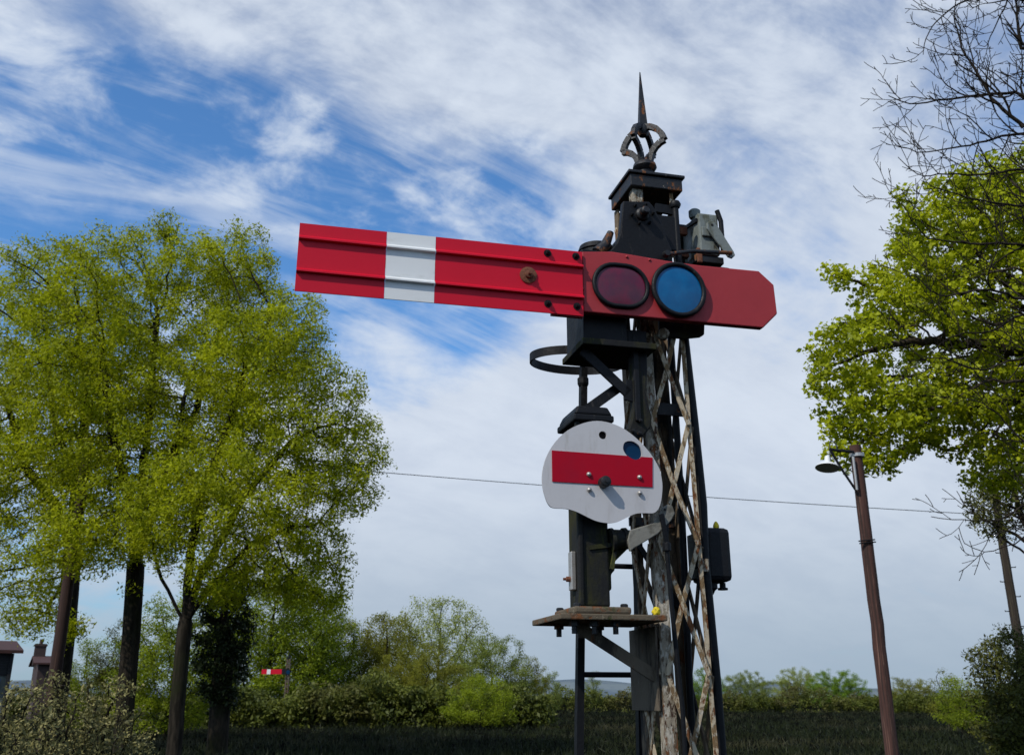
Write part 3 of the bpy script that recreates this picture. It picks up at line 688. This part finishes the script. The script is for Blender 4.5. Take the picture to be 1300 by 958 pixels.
bushy(230, 750, 44, 66, 'leaf_mid', 'mid green tree seen between the ash trunks', 900, GB)
bushy(165, 790, 46, 44, 'leaf_dark', 'small dark bush seen between the two left ash trunks', 420, GB)
bushy(122, 805, 48, 34, 'leaf_mid', 'small green bush right of the brown pole foot', 400, GB)
bushy(352, 700, 72, 82, 'leaf_mid', 'tall dense green tree below the ash crown, right of the ivy', 1500, GB, dens=26)
bushy(402, 750, 76, 60, 'leaf_mid', 'bushy green tree standing behind and right of the small distant signal', 900, GB, dens=24)
bushy(445, 776, 80, 54, 'leaf_brown', 'brownish budding tree between the distant signal and the round pale tree', 600, GB)
bushy(495, 770, 78, 48, 'leaf_brown', 'brown green half bare tree left of the round pale tree', 600, GB, every=.9)
bushy(556, 753, 84, 72, 'leaf_pale', 'round pale green tree rising highest in the distant hedgerow', 1300, GB, every=.85, dens=16)
bushy(535, 815, 74, 62, 'leaf_brown', 'low brownish thicket under the round pale tree', 600, GB)
bushy(625, 800, 78, 50, 'leaf_far', 'green hawthorn sloping down right of the round pale tree', 600, GB)
bushy(610, 853, 56, 44, 'leaf_mid', 'low bright green bush in front of the hawthorn', 380, GB)
bushy(668, 832, 80, 30, 'leaf_brown', 'small brown green bush left of the signal platform', 320, GB)
bushy(692, 848, 100, 22, 'leaf_far', 'last low bush of the left hedgerow beside the signal ladder', 240, GB)
bushy(752, 846, 140, 12, 'leaf_far', 'narrow distant tree seen through the signal ladder', 160, 'far field trees')
FT = 'far field trees'
bushy(893, 846, 120, 26, 'leaf_fresh', 'bright green field tree seen behind the foot of the lattice', 600, FT)
bushy(947, 850, 150, 30, 'leaf_far', 'rounded green field tree just right of the signal', 640, FT)
bushy(1008, 846, 170, 28, 'leaf_pale', 'pale grey green field tree between two greener ones', 640, FT)
bushy(1060, 848, 140, 36, 'leaf_fresh', 'bright green double field tree left of the lamp post', 720, FT)
bushy(1150, 859, 120, 34, 'leaf_brown', 'low brown green bush just right of the lamp post foot', 520, FT)
bushy(1195, 848, 60, 24, 'leaf_brown', 'thin twiggy bush with sparse leaves left of the dark shrub', 600, FT, every=.25)
bushy(1213, 858, 50, 26, 'leaf_mid', 'low green bush at the left foot of the dark shrub', 520, FT)
bushy(1268, 792, 26, 44, 'leaf_dark', 'dark glossy evergreen shrub at the lower right edge', 1000, None, name='evergreen_shrub', cat='shrub', dens=22, step=.22, size=.14)
bushy(1310, 800, 25, 40, 'leaf_dark', 'dark evergreen shrub running out of the right edge', 500, None, name='evergreen_shrub', cat='shrub', dens=22, step=.22, size=.12)
def hedge(label, u0, u1, Y, h, leaf, n):
    x0, x1 = W(u0, 870, Y).x, W(u1, 870, Y).x
    r = thing('field_hedge', label, 'hedge', ((x0 + x1) / 2, Y, 0), 0, 'far field hedges'); ln = x1 - x0
    xx = RNG.uniform(-ln / 2, ln / 2, n); hh = h * (.76 + .2 * np.sin(xx * .27 + u0) + .15 * np.sin(xx * .71 + 1) + .12 * np.sin(xx * 1.7) + RNG.normal(0, .07, n))
    zz = hh * RNG.random(n) ** .7; yy = RNG.normal(0, .8, n)
    leaf_mesh('foliage', np.stack([xx, yy, zz], 1), 22, .45, .24, M[leaf], r)
    for i in range(int(ln / 6)):
        x = -ln / 2 + (i + .5) * 6 + RNG.normal(0, .8)
        MB().tube([(x, 0, 0), (x + RNG.normal(0, .1), RNG.normal(0, .1), h * .5)], [.09, .04], 6).build('stem', M['bark_ash'], r)
hedge('long low hedge closing the field left of the signal', 215, 700, 60, 2.3, 'leaf_hedge', 2000)
hedge('low field hedge running off behind the house at the left edge', -520, 120, 90, 2.6, 'leaf_hedge', 2200)
hedge('low far hedge behind the foot of the signal and lamp post', 690, 1130, 118, 2.35, 'leaf_hedge', 1300)
hedge('low far hedge right of the lamp post', 1125, 1420, 112, 2.5, 'leaf_hedge', 900)
# silvery shrubs in the left foreground
GS = 'silvery shrubs in the left foreground'
for i, (u, vt, Y, ru, lab) in enumerate(((20, 855, 11, 60, 'silvery leaved shrub at the far left edge under the house'), (85, 845, 12, 60, 'silvery leaved shrub in front of the brown pole foot'), (150, 855, 12.5, 50, 'silvery leaved shrub in front of the middle ash trunk'), (-60, 852, 10.5, 50, 'silvery leaved shrub running out of the left edge'))):
    bushy(u, vt, Y, ru, 'leaf_shrub', lab, 620, GS, name='silvery_shrub', cat='shrub', dens=10, step=.12, size=.075, spread=.13)

# oak at the right
oak_base = G(1440, 20)
tree('oak_tree', 'leafy yellow green oak reaching in from the right edge', 'tree', tuple(oak_base), .4,
     [oak_base, W(1435, 800, 20), W(1425, 640, 20), W(1410, 540, 20), W(1400, 430, 20)],
     [blob(1225, 305, 20, 90, 80, 2.2, 1.7), blob(1140, 385, 20, 58, 75, 1.6, 1.1), blob(1250, 420, 20, 110, 100, 2.4, 2.4), blob(1080, 450, 19.5, 55, 50, 1.2, .9), blob(1115, 530, 19.5, 75, 55, 1.4, 1.2), blob(1210, 515, 20, 80, 60, 1.8, 1.1), blob(1330, 400, 20, 110, 190, 3, 2.2), blob(1275, 240, 20.5, 60, 40, 1.6, .7), blob(1065, 352, 20, 22, 18, .5, .25), blob(1040, 490, 19.5, 22, 30, .6, .25), blob(1062, 575, 19.5, 20, 14, .4, .12), blob(1110, 585, 19.5, 40, 22, .7, .35), blob(1265, 590, 20, 40, 40, 1, .4), blob(1295, 290, 20, 60, 80, 2, 1), blob(1290, 540, 20, 60, 50, 1.4, .8)],
     3800, .22, .29, M['bark_oak'], M['leaf_oak'], 44, .25, .105, tip=.008, thr=.022, aspect=.7, every=1, grav=0)
# dark evergreen around the far pole top
ep = G(1310, 27)
tree('hanging_ivy_tree', 'dark leafy branch mass around the top of the far pole at right', 'tree', tuple(ep), .16,
     [ep, W(1312, 760, 27), W(1310, 680, 27)], [blob(1285, 610, 27, 40, 38, 1.1, 2), blob(1255, 650, 27, 22, 40, .7, .7), blob(1312, 640, 27, 40, 60, 1.2, 1)], 600, .25, .33, M['bark_oak'], M['leaf_dark'], 60, .3, .11, tip=.01, thr=.03)

# bare tree at the right, in front of the oak
def bare_tree():
    Y0 = 14.0
    base = G(1470, Y0); root = thing('bare_tree', 'bare leafless tree with fine dark twigs spreading in from the right edge', 'tree', tuple(base))
    b = Vector(base); mb = MB()
    trunk = [base, W(1465, 700, Y0), W(1450, 450, Y0), W(1425, 250, Y0), W(1395, 60, Y0), W(1380, -120, Y0)]
    mb.tube([p - b for p in trunk], [.24, .2, .17, .13, .09, .04], 12, cap=False)
    rnd = random.Random(11)
    def twig(p, d, ln, r, lvl):
        n = max(3, int(ln / (.07 if lvl else .1))); pts = [p]; rs = [r]; d = d.normalized(); cur = p
        bend = Vector((rnd.uniform(-1, 1), rnd.uniform(-1, 1), rnd.uniform(-.2, 1))) * .05
        for i in range(n):
            d = (d + bend + Vector((rnd.gauss(0, .09), rnd.gauss(0, .09), rnd.gauss(0, .09) + .03))).normalized()
            cur = cur + d * (ln / n); pts.append(cur); rs.append(max(.0052, r * (1 - .78 * (i + 1) / n)))
        mb.tube([q - b for q in pts], rs, 4 if r < .02 else 6, cap=False)
        spawn(pts, rs, ln, lvl)
    def spawn(pts, rs, ln, lvl, dens=1.0):
        if lvl >= 4: return
        m = len(pts); sp = (.17, .14, .11, .10)[lvl] / dens; acc = 0; side = rnd.choice((-1, 1))
        for i in range(1, m - 1):
            seg = (pts[i] - pts[i - 1]).length; acc += seg
            if acc < sp or (lvl == 0 and i / m < .06): continue
            acc = rnd.uniform(-.3, .3) * sp
            dr = (pts[i + 1] - pts[i - 1]).normalized()
            sidev = dr.cross(Vector((0, 1, 0))).normalized() * side; side = -side
            a = rnd.uniform(.55, 1.0)
            nd2 = dr * math.cos(a) + (sidev + Vector((0, rnd.uniform(-.8, .8), .25))).normalized() * math.sin(a)
            l2 = (ln * rnd.uniform(.2, .46)) * (1.15 - .6 * i / m)
            if lvl >= 2: l2 = min(l2, .38)
            l2 = min(l2, 1.35)
            if l2 < .07: continue
            twig(pts[i], nd2, l2, max(.006, min(rs[i] * .68, .022)), lvl + 1)
    limbs = [
        ([(1425, 235), (1340, 165), (1300, 122), (1266, 120), (1230, 123), (1190, 129), (1155, 132), (1128, 122)], .055, 0),
        ([(1300, 163), (1275, 140), (1259, 124), (1240, 92), (1222, 62), (1212, 20), (1220, -20)], .035, 0),
        ([(1428, 260), (1345, 185), (1300, 170), (1243, 181), (1202, 190), (1165, 192), (1136, 184)], .045, .2),
        ([(1430, 300), (1350, 235), (1300, 216), (1248, 222), (1202, 221), (1165, 222), (1140, 200)], .04, -.3),
        ([(1400, 80), (1330, 60), (1298, 60), (1292, 20), (1285, -30)], .06, .3),
        ([(1400, 60), (1330, 10), (1260, -5), (1210, 10), (1180, 40), (1172, 70)], .04, -.2),
        ([(1440, 360), (1350, 270), (1300, 262), (1250, 256), (1207, 244), (1170, 230)], .045, -.4),
        ([(1445, 420), (1360, 330), (1300, 312), (1205, 308), (1170, 296), (1148, 262)], .045, -.5),
        ([(1450, 480), (1370, 400), (1300, 380), (1248, 368), (1193, 376), (1160, 345)], .05, -.4),
        ([(1450, 520), (1360, 430), (1300, 400), (1260, 420), (1215, 425), (1180, 450)], .04, -.2),
        ([(1455, 560), (1360, 470), (1300, 455), (1245, 470), (1200, 455), (1150, 460)], .035, -.5),
        ([(1460, 640), (1370, 600), (1300, 560), (1260, 520), (1215, 500)], .035, -.2),
        ([(1462, 700), (1370, 660), (1310, 640), (1270, 660), (1225, 660), (1182, 656)], .03, .2),
        ([(1465, 720), (1380, 690), (1320, 670), (1290, 690), (1250, 700), (1225, 690)], .028, 0),
        ([(1370, -60), (1300, -30), (1270, 20), (1250, 60), (1235, 40)], .03, .4),
    ]
    for px, r, dy in limbs:
        k = len(px); pts = [W(u, v, Y0 + dy * i / k) for i, (u, v) in enumerate(px)]
        fine = []
        for i in range(k - 1):
            p0 = pts[max(i - 1, 0)]; p1 = pts[i]; p2 = pts[i + 1]; p3 = pts[min(i + 2, k - 1)]
            m = max(2, int((p2 - p1).length / .12))
            for j in range(m):
                t = j / m; fine.append(.5 * ((2 * p1) + (-p0 + p2) * t + (2 * p0 - 5 * p1 + 4 * p2 - p3) * t * t + (-p0 + 3 * p1 - 3 * p2 + p3) * t ** 3) + Vector((rnd.gauss(0, .008), rnd.gauss(0, .01), rnd.gauss(0, .008))))
        fine.append(pts[-1]); m = len(fine)
        rs = [max(.006, r * (1 - .86 * (i / (m - 1)) ** .8)) for i in range(m)]
        mb.tube([q - b for q in fine], rs, 7, cap=False)
        ln = sum((fine[i + 1] - fine[i]).length for i in range(m - 1))
        spawn(fine, rs, ln, 0)
    mb.build('trunk', M['bark_bare'], root, smooth=180, normals=False)
bare_tree()

# ================================================================== poles, lamp, wire
def pole(name, label, cat, base, h, r0, r1, mat, group=None):
    root = thing(name, label, cat, base, 0, group)
    mb = MB(); n = 14; zs = [i / 16 for i in range(17)]
    mb.tube([(RNG.normal(0, .004), RNG.normal(0, .004), h * t) for t in zs], [r0 + (r1 - r0) * t for t in zs], 16)
    mb.build('pole', mat, root, smooth=50); return root
lb = G(1122, 15); lb.x = W(1122, 868, 15).x; lt = W(1080, 566, 15).z
lp = pole('lamp_post', 'brown wooden lamp post carrying a white enamel shade on a bracket', 'lamp post', tuple(lb), lt, .096, .086, M['wood'])
g_ = lambda u, v, Y=14.90: W(u, v, Y) - lb
MB().tube([g_(1084, 574), g_(1062, 572), g_(1053, 570)], .022, 8).build('bracket_arm', M['black'], lp, smooth=60)
MB().tube([g_(1053, 570), g_(1070, 598), g_(1087, 623)], .02, 8).build('brace', M['black'], lp, smooth=60)
MB().tube([g_(1063, 572), g_(1061, 563), g_(1056, 559.5), g_(1053.5, 562), g_(1053.5, 571), g_(1054, 582)], .010, 8).build('swan_neck_cable', M['wire'], lp, smooth=60)
sc_ = g_(1050.5, 591.5)
lsh = MB().lathe([(.036, .155), (.042, .13), (.045, .07), (.055, .05), (.10, .035), (.16, -.005), (.178, -.03), (.182, -.037)], sc_, (.15, .18, 1), n=28)
ls = lsh.build('lamp_shade', M['enamel'], lp, smooth=45)
MB().lathe([(.05, .03), (.098, .022), (.155, -.015), (.176, -.039), (.18, -.0395)], sc_, (.15, .18, 1), n=28).build('shade_lining', M['lamp_in'], ls, smooth=60)
MB().lathe([(.0, .035), (.03, .02), (.04, -.01), (.03, -.035), (.0, -.045)], sc_, (.15, .18, 1), n=14).build('bulb', M['enamel'], ls, smooth=60)
MB().tube([g_(1083, 580, 14.87), g_(1088, 622, 14.87)], .02, 8).build('cable_cover', M['steel'], lp, smooth=60)
for u0, u1, v in ((1090, 1111, 687), (1091, 1112, 690)):
    MB().tube([g_(u0, v), g_(u1, v - 2)], .010, 6).build('step_iron', M['black'], lp)
MB().lathe([(.112, 0), (.112, .05)], (0, 0, lt - .18), n=20).build('bracket_band', M['steel'], lp)

b2 = G(1298, 30); b2.x = W(1291, 800, 30).x; h2 = W(1266, 615, 30).z
p2 = pole('utility_pole', 'dark utility pole with step irons rising above the evergreen shrub at right', 'pole', tuple(b2), h2, .15, .11, M['wood_dark'], 'poles carrying the overhead wire')
for i in range(9):
    z = h2 - .8 - i * .42; s = -1 if i % 2 else 1
    MB().tube([(0, 0, z), (s * .26, -.02, z), (s * .26, -.02, z + .03)], .014, 6).build('step_iron', M['black'], p2)
b1 = G(70, 29); b1.x = W(78, 800, 29).x; h1 = W(109, 556, 29).z
p1 = pole('utility_pole', 'reddish brown timber pole in front of the leftmost ash trunk', 'pole', tuple(b1), h1, .18, .14, M['wood_trunk'], 'poles carrying the overhead wire')
wa = W(109, 566, 28.85); wb = Vector((b2.x, 30, W(1268, 655, 30).z)); wb = Vector((b2.x - .1, 29.9, wb.z))
wpts = []
for i in range(41):
    t = i / 40; p = wa.lerp(wb, t); p.z -= 4 * t * (1 - t) * .14; wpts.append(p)
w_out = [W(-160, 540, 17), wa]
tag(MB().tube(wpts, .0105, 6).build('overhead_wire', M['wire']), 'thin dark overhead wire running between the two utility poles', 'wire')

# ================================================================== distant signal, buildings
D = 66.0; dbse = G(365, D); dbse.x = W(365, 860, D).x
ds = thing('distant_signal', 'tiny distant semaphore signal with red arm against the hedgerow', 'railway signal', tuple(dbse))
q_ = lambda u, v: W(u, v, D) - dbse
zt_ = q_(366, 836).z
lm = MB()
for sx in (-1, 1):
    for sy in (-1, 1): lm.box(sx * .10 - .018, sx * .10 + .018, sy * .10 - .018, sy * .10 + .018, 0, zt_)
for k in range(int(zt_ / .3)):
    for s in (-1, 1): lm.bar((-.11, s * .11, k * .3), (.11, s * .11, k * .3 + .3), .03, .01).bar((.11, s * .11, k * .3), (-.11, s * .11, k * .3 + .3), .03, .01)
lm.build('lattice_post', M['gusset'], ds)
MB().lathe([(.16, 0), (.16, .04), (.07, .05), (.06, .12), (.01, .42)], (0, 0, zt_), n=8).build('finial', M['black'], ds)
az = q_(350, 852.7).z
da = MB().box(-1.62, -.36, -.16, -.15, az - .145, az + .145).build('signal_arm', M['red'], ds)
MB().box(-1.29, -1.06, -.165, -.161, az - .147, az + .147).build('white_band', M['white'], da)
MB().prism([(-.36, az - .16), (.16, az - .2), (.2, az - .05), (.16, az + .12), (-.02, az + .2), (-.36, az + .16)], -.15, -.12).build('spectacle_plate', M['black'], da)
MB().prism(circ(.04, az - .03, .12, n=20), -.158, -.151).build('blue_lens', M['navy_glass'], da)

def house(label, u0, u1, v_eave, v_ridge, Y, wall, chim=None, name='house', depth=7):
    x0 = W(u0, 860, Y).x; x1 = W(u1, 860, Y).x; ze = W(u1, v_eave, Y).z; zr = W(u1, v_ridge, Y).z
    hw = (x1 - x0) / 2; hd = depth / 2; az = math.atan2(-x1, Y)
    fx_, fy_ = math.cos(az), math.sin(az)
    r = thing(name, label, 'building', (x1 - hw * fx_ - hd * fy_, Y - hw * fy_ + hd * fx_, 0), az + R(4))
    w = MB().box(-hw, hw, -hd, hd, 0, ze); w.build('wall', M[wall], r)
    o = .35
    rf = MB(); t = .12
    for s in (-1, 1):
        rf.hexa([(-hw - o, s * (hd + o), ze - .1), (hw + o, s * (hd + o), ze - .1), (hw + o, 0, zr), (-hw - o, 0, zr)], [(-hw - o, s * (hd + o), ze - .1 + t), (hw + o, s * (hd + o), ze - .1 + t), (hw + o, 0, zr + t), (-hw - o, 0, zr + t)])
    ro = rf.build('roof', M['tile'], r)
    gb = MB()
    for s in (-1, 1): gb.add([(s * hw, -hd, ze), (s * hw, hd, ze), (s * hw, 0, zr)], [(0, 1, 2)])
    gb.build('gable', M[wall], r)
    for c in (chim or []):
        cm = MB().box(c * hw - .4, c * hw + .4, -.4, .4, zr - .6, zr + 1.0).box(c * hw - .46, c * hw + .46, -.46, .46, zr + .82, zr + .95).build('chimney', M['brick'], ro)
        MB().lathe([(.13, 0), (.12, .35)], (c * hw, 0, zr + 1.0), n=10).build('chimney_pot', M['tile'], cm)
    return r, hw, hd, ze, zr
h_, hw, hd, ze, zr = house('low dark boarded building with red tiled roof at the left edge', -90, 2, 826, 812, 40, 'pale_board', name='boarded_building')
MB().box(-hw + .0, hw + .02, -hd - .08, -hd - .01, ze - .9, ze - .12).build('dark_boarding', M['dark_board'], h_)
bx = hw - .62
sg = MB().box(bx, bx + .34, -hd - .07, -hd - .015, ze - 1.55, ze - 1.02).build('poster', M['blue_board'], h_)
MB().prism([(bx + .09, ze - 1.42), (bx + .17, ze - 1.12), (bx + .25, ze - 1.42)], -hd - .085, -hd - .072).build('poster_red_mark', M['red'], sg)
MB().prism([(bx + .03, ze - 1.48), (bx + .11, ze - 1.48), (bx + .12, ze - 1.28)], -hd - .085, -hd - .072).build('poster_white_mark', M['white'], sg)
MB().box(hw - .08, hw + .06, -hd - .12, -hd - .0, 0, ze - .1).build('corner_board', M['dark_board'], h_)
house('distant brick house with red roof and chimney left of the leaning pole', 45, 76, 842, 833, 78, 'brick', [-.86], name='house')

# ================================================================== ground, hills
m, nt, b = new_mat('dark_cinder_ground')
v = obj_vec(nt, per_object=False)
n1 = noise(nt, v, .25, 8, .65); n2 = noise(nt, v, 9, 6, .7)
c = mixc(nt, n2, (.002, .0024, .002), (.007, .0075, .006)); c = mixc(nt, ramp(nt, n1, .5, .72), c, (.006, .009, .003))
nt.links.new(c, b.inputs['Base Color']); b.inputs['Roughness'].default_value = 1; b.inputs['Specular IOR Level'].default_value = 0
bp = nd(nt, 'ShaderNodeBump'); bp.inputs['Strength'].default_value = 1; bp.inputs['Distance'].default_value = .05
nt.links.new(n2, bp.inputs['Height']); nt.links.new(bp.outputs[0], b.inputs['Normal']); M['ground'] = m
gm = MB(); xs = [-3500, -600, -150, -60, -30, -15, 0, 15, 30, 60, 150, 600, 3500]; ys = [-400, -60, -15, 0, 8, 16, 24, 32, 45, 70, 120, 300, 900, 3500]
gv = [(x, y, 0) for y in ys for x in xs]; nx = len(xs)
gm.add(gv, [(j * nx + i, j * nx + i + 1, (j + 1) * nx + i + 1, (j + 1) * nx + i) for j in range(len(ys) - 1) for i in range(nx - 1)])
tag(gm.build('ground', M['ground']), kind='structure')
m, nt, b = new_mat('haze_tinted_hill')
cc = mixc(nt, ramp(nt, noise(nt, obj_vec(nt, (.01, .01, .03), False), 1, 6), .4, .6), (.10, .13, .16), (.15, .18, .19))  # aerial haze put into the hill colour as pale blue grey
nt.links.new(cc, b.inputs['Base Color']); b.inputs['Roughness'].default_value = 1; b.inputs['Specular IOR Level'].default_value = 0; M['hill'] = m
hm = MB(); hv = []; K = 120
for i in range(K + 1):
    x = -2600 + 5200 * i / K; hh = 24 + 6 * math.sin(i * .21 + .6) + 6 * math.sin(i * .53) + RNG.normal(0, 1.2)
    hv += [(x, 2000, -1), (x, 2060, hh * .7), (x, 2180, hh), (x, 2600, -1)]
hm.add(hv, [(4 * i + k, 4 * i + 4 + k, 4 * i + 5 + k, 4 * i + 1 + k) for i in range(K) for k in range(3)])
tag(hm.build('hills', M['hill'], smooth=180), kind='structure')
# rough grass and weeds over the middle ground
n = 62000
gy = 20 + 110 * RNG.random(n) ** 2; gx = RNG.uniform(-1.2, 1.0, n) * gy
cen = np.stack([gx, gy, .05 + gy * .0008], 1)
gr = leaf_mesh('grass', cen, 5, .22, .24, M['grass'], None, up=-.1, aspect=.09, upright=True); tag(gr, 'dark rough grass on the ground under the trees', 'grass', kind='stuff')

# ================================================================== light and sky
SD = XH * -.60 + YH * -.39; SUN_AZ = math.atan2(SD.x, SD.y); SUN_EL = R(44)
sl = bpy.data.lights.new('sun', 'SUN'); sl.energy = 3.3; sl.angle = R(.53); sl.color = (1, .95, .87)
so = bpy.data.objects.new('sun', sl); COL.objects.link(so)
sd = Vector((math.sin(SUN_AZ) * math.cos(SUN_EL), math.cos(SUN_AZ) * math.cos(SUN_EL), math.sin(SUN_EL)))
so.rotation_euler = sd.to_track_quat('Z', 'Y').to_euler(); so.location = (-6, -10, 14)
wd = bpy.data.worlds.new('World'); sc.world = wd; wd.use_nodes = True; nt = wd.node_tree
bg = nt.nodes['Background']; bg.inputs['Strength'].default_value = .1
sky = nd(nt, 'ShaderNodeTexSky', sky_type='NISHITA'); sky.sun_disc = False; sky.sun_elevation = SUN_EL; sky.sun_rotation = SUN_AZ
sky.air_density = 1.0; sky.dust_density = .6; sky.ozone_density = 2.0
tc = nd(nt, 'ShaderNodeTexCoord'); dirv = tc.outputs['Generated']
sx = nd(nt, 'ShaderNodeSeparateXYZ'); nt.links.new(dirv, sx.inputs[0])
zpos = math_(nt, 'MAXIMUM', sx.outputs[2], 0.0); den = math_(nt, 'ADD', zpos, .40)
px = math_(nt, 'DIVIDE', sx.outputs[0], den); py = math_(nt, 'DIVIDE', sx.outputs[1], den)
cb = nd(nt, 'ShaderNodeCombineXYZ'); nt.links.new(px, cb.inputs[0]); nt.links.new(py, cb.inputs[1])
def mapped(rot, scale, loc=(0, 0, 0)):
    # rotate first, then stretch
    a = nd(nt, 'ShaderNodeMapping'); a.inputs['Rotation'].default_value = (0, 0, rot); nt.links.new(cb.outputs[0], a.inputs['Vector'])
    c_ = nd(nt, 'ShaderNodeMapping'); c_.inputs['Scale'].default_value = scale; c_.inputs['Location'].default_value = loc; nt.links.new(a.outputs[0], c_.inputs['Vector'])
    return c_.outputs[0]
streak = noise(nt, mapped(R(-32), (.8, 2.9, 1), (1.3, .4, 2.)), 3.0, 11, .60, .9)
puff = noise(nt, mapped(R(-30), (1.0, 1.3, 1), (.2, 3.1, 5.)), 5.0, 12, .60, .35)
small = noise(nt, mapped(R(-15), (1.0, 1.5, 1), (7.2, 1.1, 3.)), 13, 8, .6, .3)
wide = noise(nt, mapped(0, (1, 1, 1), (4.1, 1.7, 0)), 2.2, 5, .55)
def sky_blob(u, v, ang0, ang1):
    d = ray(u, v).normalized(); n_ = nd(nt, 'ShaderNodeVectorMath', operation='DOT_PRODUCT'); nt.links.new(dirv, n_.inputs[0]); n_.inputs[1].default_value = d
    return ramp(nt, n_.outputs['Value'], math.cos(R(ang1)), math.cos(R(ang0)))
cov = math_(nt, 'ADD', math_(nt, 'MULTIPLY', streak, .50), math_(nt, 'MULTIPLY', puff, .92))
cov = math_(nt, 'ADD', cov, math_(nt, 'MULTIPLY', math_(nt, 'SUBTRACT', wide, .5), .35))
cov = math_(nt, 'ADD', cov, math_(nt, 'MULTIPLY', math_(nt, 'SUBTRACT', small, .5), .38))
for (u, v, a0, a1, w) in ((90, 165, 1, 8, -.34), (250, 170, 1, 7, -.26), (340, 190, 1, 7, -.26), (40, 230, 2, 9, -.26), (570, 275, 2, 8, -.40), (690, 285, 2, 7, -.36), (20, 300, 1, 9, -.22), (190, 250, 1, 8, -.16), (490, 395, 2, 9, -.40), (640, 385, 2, 7, -.42), (420, 260, 1, 8, -.26), (130, 330, 1, 9, -.14),
                          (1000, 130, 6, 26, .17), (60, 20, 4, 13, .07), (230, 50, 3, 10, .10), (420, 60, 4, 14, .11), (650, 140, 3, 12, .20), (620, 580, 4, 17, .32), (980, 480, 6, 20, .14), (1000, 700, 8, 24, .30), (40, 90, 1, 5, .14), (600, 690, 8, 20, .22), (950, 330, 2, 9, -.18), (1010, 420, 1, 6, -.10)):
    cov = math_(nt, 'ADD', cov, math_(nt, 'MULTIPLY', sky_blob(u, v, a0, a1), w))
dens = ramp(nt, cov, .42, 1.02)
fine = noise(nt, mapped(R(-34), (.55, 3.0, 1), (2.3, 5.4, 2.)), 3.6, 10, .62, 1.0)
wisp = math_(nt, 'MULTIPLY', ramp(nt, math_(nt, 'ADD', fine, math_(nt, 'MULTIPLY', math_(nt, 'SUBTRACT', puff, .5), .5)), .43, .72), .50)
dens = math_(nt, 'SUBTRACT', 1.0, math_(nt, 'MULTIPLY', math_(nt, 'SUBTRACT', 1.0, dens), math_(nt, 'SUBTRACT', 1.0, wisp)))
# brightness inside the cloud: white where lit, lavender grey where thick and high
shade = ramp(nt, math_(nt, 'ADD', math_(nt, 'MULTIPLY', puff, .8), math_(nt, 'ADD', math_(nt, 'MULTIPLY', small, .25), math_(nt, 'MULTIPLY', math_(nt, 'SUBTRACT', streak, .5), .35))), .36, .68)
high = ramp(nt, sx.outputs[2], .36, .66)
white = (6.7, 7.45, 8.6); lav = (3.0, 3.8, 5.5)
greyness = math_(nt, 'MULTIPLY', math_(nt, 'SUBTRACT', 1.0, shade), math_(nt, 'MULTIPLY_ADD', high, .8, .22), clamp=True)
cloud = mixc(nt, greyness, white, lav)
skyc = mixc(nt, 1.0, sky.outputs[0], (.82, 1.35, 1.78), 'MULTIPLY')
col = mixc(nt, dens, skyc, cloud)
# small bright altocumulus puffs in the upper middle
cum = noise(nt, mapped(R(-30), (1.0, 1.25, 1), (3.7, .9, 8.)), 8.5, 12, .58, .25)
zone = math_(nt, 'MAXIMUM', sky_blob(420, 120, 5, 15), math_(nt, 'MAXIMUM', sky_blob(600, 240, 3, 9), sky_blob(60, 100, 2, 8)))
cumf = math_(nt, 'MULTIPLY', ramp(nt, cum, .47, .74), math_(nt, 'MULTIPLY', zone, .75))
col = mixc(nt, cumf, col, (7.6, 8.3, 9.2))
# haze toward the horizon: grey blue
hzr = ramp(nt, sx.outputs[2], .25, -.04)
col = mixc(nt, math_(nt, 'MULTIPLY', hzr, .9), col, (3.1, 4.1, 5.15))
nt.links.new(col, bg.inputs['Color'])
